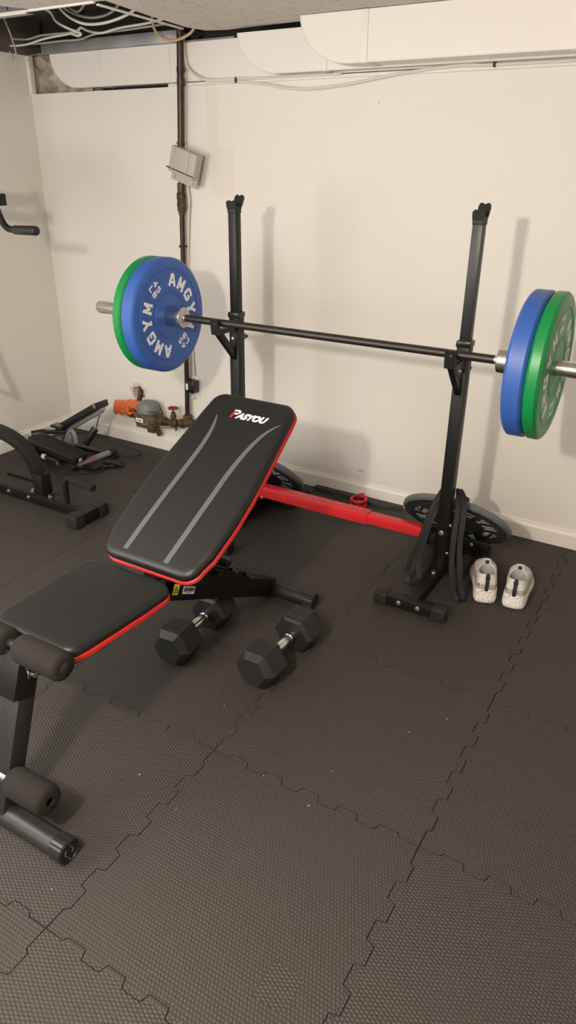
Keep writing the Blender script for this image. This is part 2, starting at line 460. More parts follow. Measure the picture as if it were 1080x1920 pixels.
# paint chips
b = MB()
for (x, z, w, h) in ((-1.58, .881, .004, .004), (-1.345, .136, .02, .006), (-1.357, 1.71, .004, .005)):
    b.prism(jag(x, z, w, h, 9, int(x * -100), .3), .0003, .0012, mw)
b.build('paint_chip', 'drywall_edge', wall_back)
# side walls
b = MB(); b.box((WL - .05, .3, .975), (.1, 5.6, 1.99)); wall_left = struct(b.build('wall_left', 'wall'))
b = MB(); b.box((2.45, .3, 1.2), (.1, 5.6, 2.5)); struct(b.build('wall_right', 'wall'))
b = MB(); b.box((-.4, -2.45, 1.2), (6.1, .1, 2.5)); struct(b.build('wall_front', 'wall'))
# baseboards
def baseboard(name, p0, L, along):
    prof = [(0, 0), (.013, 0), (.013, .062), (.010, .070), (.006, .074), (.005, .082), (0, .084)]
    b = MB()
    if along == 'x': m = frame_xy(p0, (0, -1, 0), (0, 0, 1))     # z = x cross y = (-1,0,0)
    else: m = frame_xy(p0, (1, 0, 0), (0, 0, 1))                  # z = (0,-1,0)
    b.prism(prof, 0, L, m); return struct(b.build(name, 'trim', angle=20))
baseboard('baseboard_back', (2.4, WB, 0), 2.4 - WL, 'x')
baseboard('baseboard_left', (WL, WB, 0), 5.3, 'y')
# corner bead strip at the top of the back wall, left of the exposed stone
b = MB(); b.box((-3.303, WB - .004, 1.882), (.026, .03, .168), .002); struct(b.build('trim_1', 'trim'))
# ledge along the top of the wall
b = MB(); b.box((-.86, WB + .02, TOPW + .006), (3.1, .06, .014), .003)
struct(b.build('trim_2', 'wall'))

# ---- ceiling: plaster sheet, open bay with joists at the left
b = MB()
sheet = [(2.45, -2.45), (2.45, 2.90), (-1.30, 2.90), (-1.62, 2.895), (-1.90, 2.915), (-2.05, 2.925), (-2.14, 2.90), (-2.165, 2.80), (-2.135, 2.52), (-2.09, 2.25), (-2.45, 2.235), (-2.50, 2.14), (WL - .03, 2.10), (WL - .03, -2.45)]
b.prism(sheet[::-1], 1.990, 2.004)
ceiling = struct(b.build('ceiling', 'ceiling'))
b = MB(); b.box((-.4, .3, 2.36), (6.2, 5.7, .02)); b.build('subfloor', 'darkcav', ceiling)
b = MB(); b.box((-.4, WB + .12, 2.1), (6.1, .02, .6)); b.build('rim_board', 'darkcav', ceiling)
for x in (-3.02, -2.62, -2.22):
    b = MB(); b.box((x, 2.5, 2.23), (.042, 1.3, .22), .003); b.build('joist', 'wood', ceiling)
b = MB(); b.box((-3.2, 2.62, 2.13), (.3, .9, .012)); b.box((-2.86, 2.70, 2.15), (.26, .7, .012)); b.box((-3.3, 2.6, 2.12), (.02, .9, .3)); b.build('wood_panel', 'wood', ceiling)
b = MB(); b.box((-2.93, 2.248, 2.006), (.90, .004, .050)); b.box((-2.93, 2.262, 1.983), (.90, .032, .003)); b.box((-2.93, 2.262, 2.031), (.90, .03, .003))
b.build('metal_channel', 'galv', ceiling)
b = MB(); b.box((-2.93, 2.243, 1.984), (.90, .008, .007)); b.box((-2.44, 2.238, 1.9865), (.62, .012, .006)); b.build('channel_lip', 'duct', ceiling)
for x in (-2.80, -2.58):
    b = MB(); b.box((x, 2.2445, 2.006), (.004, .002, .018)); b.box((x - .008, 2.2445, 2.018), (.003, .002, .012)); b.box((x + .008, 2.2445, 2.018), (.003, .002, .012)); b.build('channel_slot', 'ink', ceiling)
b = MB(); b.beam((-2.145, 2.27, 1.986), (-2.185, 2.80, 1.986), .012, .006, .001); b.build('sheet_edge_bead', 'duct', ceiling)
b = MB(); b.beam((-2.155, 2.3, 2.035), (-2.23, 2.9, 2.035), .03, .03, .002); b.build('furring_strip', 'galv', ceiling)
# ragged lath where the plaster broke, near the top of the sheet
b = MB()
rnd = random.Random(4)
for k in range(14):
    x = -1.985 + rnd.uniform(0, .10); y = 2.245 + rnd.uniform(-.02, .012); a = rnd.uniform(-.6, .6)
    b.beam((x, y, 1.989), (x + .035 * math.cos(a), y + .035 * math.sin(a), 1.984 - rnd.uniform(0, .005)), .003, .002, 0)
b.build('broken_lath', 'drywall_edge', ceiling)
# left wall top plate
b = MB(); b.box((WL - .02, 2.6, 1.985), (.06, .8, .02)); b.build('top_plate', 'wood', ceiling)

# ---- exposed rubble behind the wall, left of the first duct
b = MB(); rnd = random.Random(9)
t = bmesh.new(); nx, nz = 26, 16
G = [[t.verts.new((-3.305 + .36 * i / nx, WB + .05 + .03 * noise.noise(V((i * .33, j * .41, 1.7))) - .016 * noise.noise(V((i * .9, j * .9, 4))), 1.795 + .19 * j / nz)) for j in range(nz + 1)] for i in range(nx + 1)]
for i in range(nx):
    for j in range(nz): t.faces.new((G[i][j], G[i + 1][j], G[i + 1][j + 1], G[i][j + 1]))
b._merge(t); b.box((-3.12, WB + .1, 1.88), (.4, .02, .22))
b.build('rubble_masonry', 'stone', wall_back, angle=60)

# ---- ducts along the top of the wall, each with a quarter-round left end
def duct(name, x_tip, x_end, zt, zb, yf, yb, cw, label, seams=()):
    """front outline: curve from the top left down to the bottom"""
    t = thing(name, label, 'air duct', (x_tip + .3, yf, zb), 'painted air ducts along the top of the back wall')
    poly = []
    for k in range(13):
        a = PI / 2 * k / 12
        poly.append((x_tip + cw * (1 - math.cos(a)), zt - (zt - zb) * math.sin(a)))
    poly += [(x_end, zb), (x_end, zt)]
    m = frame_xy((0, yf, 0), (1, 0, 0), (0, 0, 1))
    b = MB(); b.prism(poly, -(yb - yf), 0, m); b.build('duct_body', 'duct', t, angle=25)
    # rolled seam along the curved end
    b = MB(); b.tube([(p[0] + .002, yf - .0005, p[1]) for p in poly[:13]] + [(x_end, yf - .0005, zb + .001)], .0022, 6, 0); b.build('rolled_edge', 'duct', t)
    for x, w in seams:
        b = MB(); b.box((x, yf - .001, (zt + zb) / 2), (w, .005, zt - zb), .001); b.box((x, (yf + yb) / 2, zb - .001), (w, yb - yf, .004), .001); b.build('slip_joint', 'duct', t)
    return t
duct('air_duct', -3.155, 1.6, 1.966, 1.818, WB - .001, WB + .08, .17, 'leftmost flat painted duct, flush with the wall beside exposed stone', [(-2.825, .012), (-2.40, .006)])
duct('air_duct', -1.985, 1.6, 1.972, 1.822, 2.905, WB - .004, .20, 'middle painted duct with a curved left end right of the dark pipe', [(-1.575, .026)])
duct('air_duct', -1.614, 1.6, 1.988, 1.826, 2.783, 2.900, .21, 'largest and nearest white painted duct, running out at the upper right', [(-1.345, .030), (-.595, .030), (.6, .03)])
b = MB(); b.box((-2.77, WB + .004, 1.992), (.86, .03, .046), .002); b.box((-2.68, WB - .001, 1.9695), (1.28, .012, .005)); b.build('metal_track', 'galv', ceiling)

# ================================================================== PIPE, METER, CABLES
t = thing('water_pipe', 'dark brown vertical pipe running down the back wall behind the plates', 'pipe', (-2.35, 2.93, .2))
P = [(-2.303, 2.93, 2.04), (-2.316, 2.93, 1.821), (-2.331, 2.93, 1.567), (-2.345, 2.93, 1.27)]
b = MB(); b.tube([(-2.303, 2.935, 2.05), (-2.316, 2.935, 1.82), (-2.334, 2.935, 1.50), (-2.342, 2.935, 1.345)], .0155, 16, 0)
b.cyl((-2.3115, 2.935, 1.87), (-2.3125, 2.935, 1.85), .0185); b.cyl((-2.314, 2.935, 1.83), (-2.315, 2.935, 1.80), .0178)
b.cyl((-2.331, 2.935, 1.575), (-2.3315, 2.935, 1.565), .0195)
b.build('upper_pipe', 'pipe_brown', t)
b = MB(); b.lathe([(0, 0), (.0145, 0), (.016, .012), (.020, .022), (.0215, .05), (.0195, .055), (.0195, .068), (.0215, .07), (.021, .095), (.0165, .10), (.0165, .14), (0, .14)], (-2.346, 2.935, 1.262), (.01, 0, 1), 20)
b.lathe([(0, 0), (.014, .002), (.015, .012), (.008, .02), (0, .021)], (-2.335, 2.925, 1.305), (1, -.3, 0), 16)
b.build('union_fitting', 'rust', t, label='rusty brown union fitting')
b = MB(); b.tube([(-2.345, 2.935, 1.27), (-2.352, 2.935, 1.07), (-2.362, 2.935, .70), (-2.370, 2.935, .42), (-2.378, 2.935, .245)], .0125, 16, 0)
b.cyl((-2.3505, 2.935, 1.125), (-2.351, 2.935, 1.115), .016); b.build('lower_pipe', 'pipe_brown', t)
b = MB(); b.cyl((-2.365, 2.925, 1.118), (-2.335, 2.925, 1.118), .004); b.box((-2.351, 2.955, 1.118), (.006, .03, .006)); b.build('pipe_clip', 'pipe_brown', t)

t = thing('water_meter', 'old bronze water meter with grey dome and red valve wheel low on the wall', 'water meter', (-2.6, 2.9, .12))
mx, my, mz = -2.622, 2.89, .175
b = MB(); b.lathe([(0, 0), (.066, 0), (.073, .006), (.075, .02), (.072, .05), (.077, .053), (.077, .064), (.066, .067), (0, .067)], (mx, my, mz), (0, 0, 1), 12)
for k in range(8):
    a = 2 * PI * k / 8 + .2; b.cyl((mx + .069 * math.cos(a), my + .069 * math.sin(a), mz + .045), (mx + .069 * math.cos(a), my + .069 * math.sin(a), mz + .072), .006, n=6)
b.box((mx, my, mz - .006), (.11, .09, .02), .006)
b.build('meter_body', 'bronze', t)
b = MB(); b.lathe([(.064, 0), (.064, .018), (.060, .038), (.047, .054), (.026, .061), (.014, .064), (0, .064)], (mx + .003, my, mz + .066), (0, 0, 1), 28); b.box((mx + .003, my - .058, mz + .088), (.018, .01, .03), .003); b.build('meter_dome', 'meter_grey', t)
b = MB(); b.box((mx + .004, my - .0765, mz + .036), (.050, .002, .024), .0005); lb = b.build('meter_label', 'label', t)
b = MB(); b.text('water', .0125, .0005, frame_xy((mx + .004, my - .0777, mz + .036), (1, 0, 0), (0, 0, 1)), bold=.0004); b.build('label_print', 'ink', lb)
b = MB()
b.cyl((mx + .06, my, .195), (-2.375, 2.925, .205), .0165, n=16)
b.cyl((-2.535, my + .005, .197), (-2.51, my + .008, .198), .025, n=6); b.cyl((-2.500, my + .008, .198), (-2.492, my + .01, .199), .022, n=16)
b.lathe([(0, 0), (.020, 0), (.024, .01), (.024, .04), (.020, .05), (0, .05)], (-2.475, 2.900, .2), (1, .1, 0), 14)
b.cyl((-2.452, 2.905, .2), (-2.452, 2.905, .262), .012, n=8); b.cyl((-2.452, 2.905, .232), (-2.452, 2.905, .244), .017, n=6)
b.cyl((-2.452, 2.905, .262), (-2.452, 2.905, .282), .004, n=8)
b.lathe([(0, 0), (.023, 0), (.026, .006), (.026, .02), (.022, .026), (0, .026)], (-2.415, 2.915, .203), (1, .1, 0), 16)
b.lathe([(0, 0), (.022, 0), (.025, .006), (.025, .03), (.02, .036), (0, .036)], (-2.378, 2.935, .215), (0, 0, 1), 16)
b.lathe([(0, 0), (.02, 0), (.024, .01), (.024, .05), (0, .055)], (-2.392, 2.93, .205), (1, .05, .1), 14)
b.cyl((-2.425, 2.90, .19), (-2.425, 2.885, .165), .006, n=8)
b.build('valve_pipework', 'rust', t)
b = MB(); wc = V((-2.452, 2.905, .284))
b.tube([(wc.x + .024 * math.cos(2 * PI * k / 16), wc.y + .024 * math.sin(2 * PI * k / 16), wc.z + .001 * (k % 2)) for k in range(16)], .0048, 8, 2, closed=True)
for k in range(5):
    a = 2 * PI * k / 5; b.cyl(wc, (wc.x + .023 * math.cos(a), wc.y + .023 * math.sin(a), wc.z), .003, n=8)
b.cyl(wc - V((0, 0, .004)), wc + V((0, 0, .006)), .007, n=10); b.build('valve_wheel', 'wheel_red', t, label='dull red round valve wheel')
b = MB(); b.cyl((mx - .06, my, .19), (-2.775, 2.93, .205), .020, n=16); b.lathe([(0, 0), (.026, 0), (.028, .01), (.028, .05), (.022, .06), (0, .06)], (-2.79, 2.925, .2), (1, 0, -.05), 14)
b.cyl((-2.775, 2.925, .205), (-2.775, 3.03, .26), .018, n=12); b.cyl((-2.79, 2.94, .2), (-2.80, 2.935, .165), .008, n=8)
b.cyl((-2.745, 2.96, .255), (-2.745, 2.985, .35), .013, n=12)
b.build('inlet_pipework', 'rust', t)
b = MB(); b.box((-2.655, 2.945, .145), (.045, .02, .10), .002); b.cyl((-2.625, 2.96, .12), (-2.585, 2.93, .10), .015, n=10); b.build('bracket_block', 'bronze', t)
b = MB(); b.tube([(mx + .04, my - .05, .262), (-2.53, 2.87, .25), (-2.48, 2.88, .232)], .0028, 6); b.tube([(mx - .03, my - .07, .17), (-2.56, 2.83, .168), (-2.49, 2.88, .172), (-2.43, 2.9, .175)], .0025, 6); b.build('seal_wire', 'rust', t)

# orange plastic bag draped over the left end
t0 = bmesh.new(); nu, nv = 22, 14; G = []
for i in range(nu + 1):
    row = []
    for j in range(nv + 1):
        u = i / nu; v = j / nv
        x = -2.862 + .185 * u + .008 * math.sin(v * 7)
        ang = -0.5 + 3.1 * v
        rr = .047 + .004 * math.sin(u * 6 + v * 5) + .0025 * math.sin(u * 23 + v * 4) - .012 * (1 - u) * math.sin(PI * v) 
        z = .228 + .012 * u + rr * math.sin(ang) * .95
        y = 2.905 - rr * math.cos(ang) * .9
        if v < .15: z -= .014 * abs(math.sin(u * 12))
        row.append(t0.verts.new((x, y, z)))
    G.append(row)
for i in range(nu):
    for j in range(nv): t0.faces.new((G[i][j], G[i + 1][j], G[i + 1][j + 1], G[i][j + 1]))
b = MB(); b._merge(t0)
bag = single(b, 'plastic_bag', 'orange', 'crumpled orange plastic bag with black print draped over the meter inlet', 'bag', origin=(-2.77, 2.9, .2))
md = bag.modifiers.new('thickness', 'SOLIDIFY'); md.thickness = .0015; md.offset = 0
b = MB()
mbag = frame_xy((-2.703, 2.8485, .247), (1, 0, .05), (0, .12, 1))
b.strokes([(.1, .1, .9, .9, .12), (.1, .9, .5, .5, .12), (0, .5, .4, .1, .12), (.6, .2, 1, .6, .14)], .1, .001, mbag, (.05, .03))
b.box((.032, -.006, .0006), (.020, .016, .0012), .0003, mbag)
o = b.build('printed_mark', 'ink', bag, local=False); 

# junction box strapped to the pipe
jc = V((-2.283, 2.895, 1.476)); jm = frame_xy(jc, (math.cos(-.30), 0, math.sin(-.30)), (math.sin(.30), 0, math.cos(.30)))
t = thing('junction_box', 'small beige plastic box strapped crookedly onto the dark pipe', 'junction box', tuple(jc))
b = MB(); b.box((0, .012, .005), (.148, .110, .036), .003, jm); b.box((-.052, .012, .024), (.004, .10, .004), .001, jm); b.box((.035, .012, .0245), (.003, .108, .003), .001, jm)
b.build('box_cover', 'boxgrey', t)
b = MB(); b.box((0, -.006, -.016), (.150, .146, .012), .002, jm)
for x in (-.058, .052): b.lathe([(.005, 0), (.009, 0), (.009, .004), (.005, .004)], jm @ V((x, -.062, -.010)), jm.to_3x3() @ V((0, 0, 1)), 14)
b.build('back_plate', 'boxgrey', t)
for x in (-.058, .052):
    b = MB(); b.cyl(jm @ V((x, -.062, -.010)), jm @ V((x, -.062, -.004)), .005, n=10); b.build('screw', 'zinc', t)
b = MB(); b.box((-.005, -.028, .0245), (.160, .0045, .002), .0005, jm); b.box((-.082, -.028, .0), (.003, .0045, .05), .0005, jm); b.build('strap', 'rubber', t)
b = MB(); b.box((.0, .0, -.030), (.05, .06, .018), .002, jm); b.build('spacer_block', 'boxgrey', t)

# outlet with a black adapter
t = thing('wall_outlet', 'white wall outlet plate half hidden behind the dark pipe', 'outlet', (-2.345, WB, .41))
b = MB(); b.box((-2.346, WB - .003, .408), (.072, .006, .115), .002); b.build('cover_plate', 'trim', t)
b = MB(); b.box((-2.346, WB - .0075, .408), (.034, .004, .07), .002); b.build('socket', 'label', t)
t = thing('power_adapter', 'black power adapter plugged into the outlet beside the pipe', 'adapter', (-2.335, 2.95, .42))
b = MB(); b.box((-2.332, 2.937, .418), (.050, .048, .064), .006); b.cyl((-2.343, 2.93, .447), (-2.343, 2.93, .460), .008, n=12); b.cyl((-2.337, 2.935, .389), (-2.337, 2.935, .375), .005, n=10); b.build('adapter_body', 'plastic', t)
b = MB(); b.box((-2.352, 2.9115, .418), (.014, .002, .034), .0005); b.build('adapter_label', 'label', t)
b = MB(); b.tube([(-2.337, 2.935, .378), (-2.335, 2.935, .352), (-2.348, 2.945, .345), (-2.352, 2.955, .36)], .0028, 8); b.build('adapter_cord', 'cable_white', t)

# cables
def cable(pts, r, m, label, group='loose cables in the open ceiling bay'):
    b = MB(); b.tube(pts, r, 8, 6); single(b, 'cable', m, label, 'cable', group, origin=pts[0])
cable([(-2.93, 2.62, 2.13), (-2.9, 2.75, 2.095), (-2.857, 2.75, 2.052), (-2.795, 2.75, 2.024), (-2.733, 2.75, 2.004), (-2.712, 2.75, 1.995), (-2.735, 2.75, 1.990), (-2.773, 2.76, 2.002)], .0055, 'cable_white', 'pale cable hooking back on itself in the middle of the open ceiling bay')
cable([(-2.742, 2.65, 2.10), (-2.722, 2.65, 2.076), (-2.672, 2.65, 2.04), (-2.583, 2.65, 2.01), (-2.462, 2.65, 2.007), (-2.334, 2.65, 2.029), (-2.25, 2.65, 2.07)], .0055, 'cable_white', 'longest sagging pale cable loop crossing the black ceiling opening')
cable([(-2.777, 2.7, 2.12), (-2.748, 2.7, 2.086), (-2.673, 2.7, 2.055), (-2.582, 2.7, 2.039), (-2.489, 2.7, 2.047), (-2.43, 2.7, 2.075)], .005, 'cable_grey', 'grey cable loop just above the longest sagging one')
cable([(-2.74, 2.7, 2.11), (-2.722, 2.7, 2.089), (-2.687, 2.7, 2.070), (-2.655, 2.7, 2.070), (-2.60, 2.7, 2.11)], .0045, 'cable_grey', 'shortest cable loop, highest in the ceiling opening')
cable([(-3.315, 2.85, 2.004), (-3.288, 2.85, 1.996), (-3.176, 2.85, 1.995), (-3.043, 2.85, 2.011), (-2.884, 2.85, 2.02), (-2.80, 2.83, 2.025)], .005, 'cable_white', 'pale cable lying low along the left end of the ceiling opening')
cable([(-3.315, 2.87, 2.03), (-3.193, 2.87, 2.019), (-3.099, 2.87, 2.028), (-3.009, 2.87, 2.029), (-2.904, 2.87, 2.028), (-2.85, 2.87, 2.035)], .0045, 'cable_grey', 'grey cable just above the low one at the left of the ceiling opening')
cable([(-2.868, 2.85, 2.015), (-2.832, 2.85, 2.027), (-2.806, 2.85, 2.038), (-2.765, 2.85, 2.023), (-2.685, 2.85, 2.01), (-2.572, 2.85, 2.022), (-2.418, 2.85, 2.028), (-2.26, 2.85, 2.045)], .005, 'cable_white', 'pale cable with a sharp kink, running right under the plaster edge')
cable([(-3.193, 2.90, 2.004), (-3.101, 2.9, 2.003), (-2.975, 2.9, 2.004), (-2.871, 2.9, 2.003), (-2.766, 2.9, 2.018), (-2.572, 2.9, 2.022), (-2.36, 2.9, 2.028)], .0045, 'cable_grey', 'grey cable lying on the metal track above the leftmost duct')
cable([(-3.03, 2.6, 2.10), (-3.017, 2.6, 2.052), (-2.99, 2.6, 1.991), (-2.971, 2.6, 1.92), (-2.981, 2.6, 1.894), (-3.011, 2.6, 1.929)], .0035, 'cable_grey', 'thin dark wire dangling with a hooked end at the upper left corner')
cable([(-2.387, 2.85, 2.06), (-2.382, 2.85, 2.029), (-2.376, 2.85, 2.003), (-2.334, 2.85, 1.968), (-2.262, 2.85, 1.958), (-2.204, 2.87, 1.979), (-2.175, 2.88, 2.01)], .006, 'cable_tan', 'tan cable sagging in front of the top of the dark pipe')
gw = 'white cables clipped along the back wall'
cable([(-2.304, 2.957, 2.0), (-2.306, 2.957, 1.904), (-2.265, 2.957, 1.851), (-2.193, 2.957, 1.818), (-2.028, 2.957, 1.806), (-1.899, 2.957, 1.793), (-1.716, 2.957, 1.767), (-1.519, 2.957, 1.773), (-1.29, 2.957, 1.800), (-1.059, 2.957, 1.817), (-.9, 2.957, 1.814), (-.59, 2.957, 1.813), (.5, 2.957, 1.81)], .0055, 'cable_white', 'white cable sagging lowest along the wall beneath the ducts', gw)
cable([(-2.302, 2.955, 1.99), (-2.300, 2.952, 1.944), (-2.287, 2.952, 1.872), (-2.222, 2.952, 1.829), (-2.149, 2.955, 1.817), (-2.028, 2.955, 1.8165), (-1.873, 2.957, 1.813), (-1.717, 2.957, 1.814), (-1.52, 2.957, 1.812)], .0045, 'cable_white', 'white cable keeping straight just above the sagging one below the ducts', gw)
cable([(-2.300, 2.962, 1.904), (-2.318, 2.962, 1.761), (-2.322, 2.962, 1.655), (-2.318, 2.955, 1.55), (-2.30, 2.955, 1.50)], .0038, 'cable_white', 'thin white cable beside the dark pipe above the beige box', gw)
cable([(-2.300, 2.955, 1.42), (-2.318, 2.955, 1.38), (-2.312, 2.955, 1.329), (-2.322, 2.955, 1.246), (-2.330, 2.958, 1.172), (-2.338, 2.96, 1.084), (-2.345, 2.962, .97), (-2.345, 2.962, .759), (-2.338, 2.962, .538), (-2.336, 2.955, .47)], .0045, 'cable_white', 'white cable hanging below the beige box beside the dark pipe', gw)
for x, z, l in ((-2.028, 1.811, 'black cable clip on the wall below the ducts, right of the pipe'), (-.905, 1.817, 'small cable clip on the wall at the upper right')):
    b = MB(); b.box((x, WB - .010, z), (.010, .024, .022), .003); single(b, 'cable_clip', 'rubber', l, 'cable clip', origin=(x, WB, z))

# ================================================================== BARBELL
BY, BZ = 2.285, .928
t = thing('barbell', 'long dark steel barbell resting on the rack hooks with shiny end sleeves', 'barbell', (-1.208, BY, BZ))
b = MB(); b.cyl((-1.84, BY, BZ), (-.576, BY, BZ), .0142, n=24); b.build('shaft', 'shaft', t)
for sgn in (-1, 1):
    xi = -1.208 + sgn * .634
    b = MB(); b.lathe([(0, 0), (.0385, 0), (.040, .002), (.040, .068), (.0385, .071), (.0250, .071), (.0250, .455), (.0235, .458), (0, .458)], (xi, BY, BZ), (sgn, 0, 0), 40)
    if sgn < 0:
        for k in range(10):
            a = 2 * PI * k / 10; b.cyl((xi - .40, BY + .0248 * math.cos(a), BZ + .0248 * math.sin(a)), (xi - .455, BY + .0248 * math.cos(a), BZ + .0248 * math.sin(a)), .0012, n=6)
    sl = b.build('sleeve', 'chrome', t)
    b = MB(); b.lathe([(.0143, -.001), (.019, -.0025), (.022, -.001), (.037, -.001), (.037, 0), (.0143, 0)], (xi, BY, BZ), (sgn, 0, 0), 40); b.build('collar_face', 'steel_face', sl)
    b = MB(); b.lathe([(.0143, 0), (.0155, 0), (.0155, .012), (.0143, .012)], (xi - sgn * .013, BY, BZ), (sgn, 0, 0), 24); b.build('bushing', 'zinc', sl)

# ================================================================== PLATES
S = .24
LET = {
 'A': [(.10, .05, .42, .95, .26), (.90, .05, .58, .95, .26), (.25, .34, .75, .34, .18), (.38, .92, .62, .92, .2)],
 'M': [(.14, 0, .14, 1, .24), (.86, 0, .86, 1, .24), (.16, .95, .5, .25, .22), (.84, .95, .5, .25, .22), (0, .08, .3, .08, .16), (.7, .08, 1, .08, .16)],
 'G': [(.15, .2, .15, .8, .26), (.15, .88, .85, .88, .22), (.15, .12, .85, .12, .22), (.86, .1, .86, .5, .24), (.55, .46, .95, .46, .18), (.86, .66, .86, .9, .22)],
 'Y': [(.5, 0, .5, .5, .28), (.5, .42, .12, 1, .26), (.5, .42, .88, 1, .26), (.28, .08, .72, .08, .16), (0, .93, .3, .93, .14), (.7, .93, 1, .93, .14)],
 '4': [(.72, 0, .72, 1, .2), (.68, .95, .1, .35, .18), (0, .30, 1, .30, .18)],
 '5': [(.1, .9, .95, .9, .2), (.18, .5, .18, 1, .2), (.1, .56, .8, .56, .18), (.86, .15, .86, .55, .2), (.1, .1, .85, .1, .2)],
 'L': [(.15, 0, .15, 1, .24), (.05, .1, .95, .1, .2)],
 'B': [(.15, 0, .15, 1, .24), (.1, .9, .8, .9, .2), (.1, .5, .8, .5, .2), (.1, .1, .8, .1, .2), (.84, .55, .84, .85, .2), (.86, .15, .86, .48, .2)],
 '1': [(.5, 0, .5, 1, .28), (.25, .8, .55, .95, .2)],
 '0': [(.15, .12, .15, .88, .24), (.85, .12, .85, .88, .24), (.1, .9, .9, .9, .2), (.1, .1, .9, .1, .2)],
 '2': [(.1, .9, .85, .9, .2), (.86, .5, .86, .9, .2), (.8, .55, .15, .15, .22), (.05, .1, .95, .1, .2)],
}
def make_plate(label, T, body, lettering, weight, start, group, rim=None, name='weight_plate', rl=.139):
    """local frame: axis +x, lettered face at x = 0, body towards -x"""
    t = thing(name, label, 'weight plate', (0, 0, 0), group)
    R = .225
    def face(x, sg): return [(.085, x), (.088, x - sg * .0028), (.0925, x - sg * .0028), (.0955, x), (.176, x), (.178, x - sg * .002), (.182, x - sg * .002), (.184, x + sg * .0005), (.2135, x + sg * .0005)]
    f0 = face(0, 1); f1 = face(-T, -1)
    prof = [(.0258, -.001), (.0258, 0), (.05, 0)] + f0
    if rim is None:
        prof += [(.2195, -.003), (R, -.009), (R, -T + .009), (.2195, -T + .003)] + f1[::-1] + [(.05, -T), (.0258, -T), (.0258, -.001)]
        b = MB(); b.lathe(prof, (0, 0, 0), (1, 0, 0), 96); b.build('plate_body', body, t, local=True)
    else:
        prof += [(.2135, -T)] + f1[::-1] + [(.05, -T), (.0258, -T), (.0258, -.001)]
        b = MB(); b.lathe(prof, (0, 0, 0), (1, 0, 0), 96); b.build('plate_body', body, t, local=True)
        b = MB(); b.lathe([(.2136, .0003), (.2195, -.002), (R, -.007), (R, -T + .007), (.2195, -T + .002), (.2136, -T), (.2136, .0003)], (0, 0, 0), (1, 0, 0), 96); b.build('rim', rim, t, local=True, label='lighter grey rim')
    D = .0012
    seq = ['A', 'M', 'G', 'Y', 'M', weight]
    for half in range(2):
        b = MB()
        for k in range(half * 6, half * 6 + 6):
            w = seq[k % 6]; th = start + half * PI + math.radians((0, 24.5, 49, 74, 99, 134)[k % 6])   # clockwise from the top, seen from +x
            c = V((0, rl * math.sin(th), rl * math.cos(th)))
            up = V((0, math.sin(th), math.cos(th))); rt = V((0, math.cos(th), -math.sin(th)))
            if w != weight:
                m = frame_xy(c - V((.0002, 0, 0)), rt, up); b.strokes(LET[w], .2, D, m, (.042, .051))
            else:
                b.build('lettering', lettering, t, local=True); b = MB()
                for q, row in enumerate((weight, 'LB')):
                    for r_, chx in enumerate(row):
                        o = c + rt * (.0150 - .0305 * q) - up * (-.0145 + .029 * r_)     # reads inwards
                        b.strokes(LET[chx], .2, D, frame_xy(o - V((.0002, 0, 0)), -up, rt), (.0215, .0245))
                b.build('weight_marking', lettering, t, local=True)
    return t
gp = 'bumper plates loaded on the barbell'
p = make_plate('blue 45 pound plate on the left end of the bar, lettered face towards the bar', .062, 'blue', 'letter_white', '45', .19, gp)
p.location = (-1.9135, BY, BZ)
p2 = copy_tree(p); p2.location = (-.5025, BY, BZ); p2.rotation_euler = (0, 0, PI)
p2['label'] = 'blue plate on the right end of the bar, rim seen edge-on against the collar'
g = make_plate('green plate at the right frame edge, outermost on the bar with pale lettering', .044, 'green', 'letter_white', '25', .62, gp)
g.location = (-.3955, BY, BZ)
g2 = copy_tree(g); g2.location = (-2.0205, BY, BZ); g2.rotation_euler = (0, 0, PI)
g2['label'] = 'green plate on the left end of the bar, mostly hidden behind the blue one'
# stored grey plates on the rear pegs, leaning out over the base
al = math.radians(46)
gg = 'grey ten pound plates stored on the rack pegs'
k1 = make_plate('thin dark grey plate leaning behind the right rack post, lettering half covered by bands', .028, 'grey_rubber', 'letter_grey', '10', -.33, gg, rim='grey_rim', rl=.146)
nrm = V((0, -math.cos(al), -math.sin(al)))
def place_plate(o, c, spin):
    # local x -> nrm, local z -> leaning up direction rotated by spin
    up = V((0, -math.sin(al), math.cos(al))); sd = up.cross(nrm)
    z = up * math.cos(spin) + sd * math.sin(spin)
    y = z.cross(nrm)
    m = Matrix((nrm, y, z)).transposed().to_4x4(); m.translation = c
    o.matrix_basis = m; return o
place_plate(k1, V((-.738, 2.600, .172)), 0)
k2 = copy_tree(k1); place_plate(k2, V((-1.700, 2.600, .172)), .9)
k2['label'] = 'dark grey plate leaning at the left rack post, mostly hidden behind the backrest'

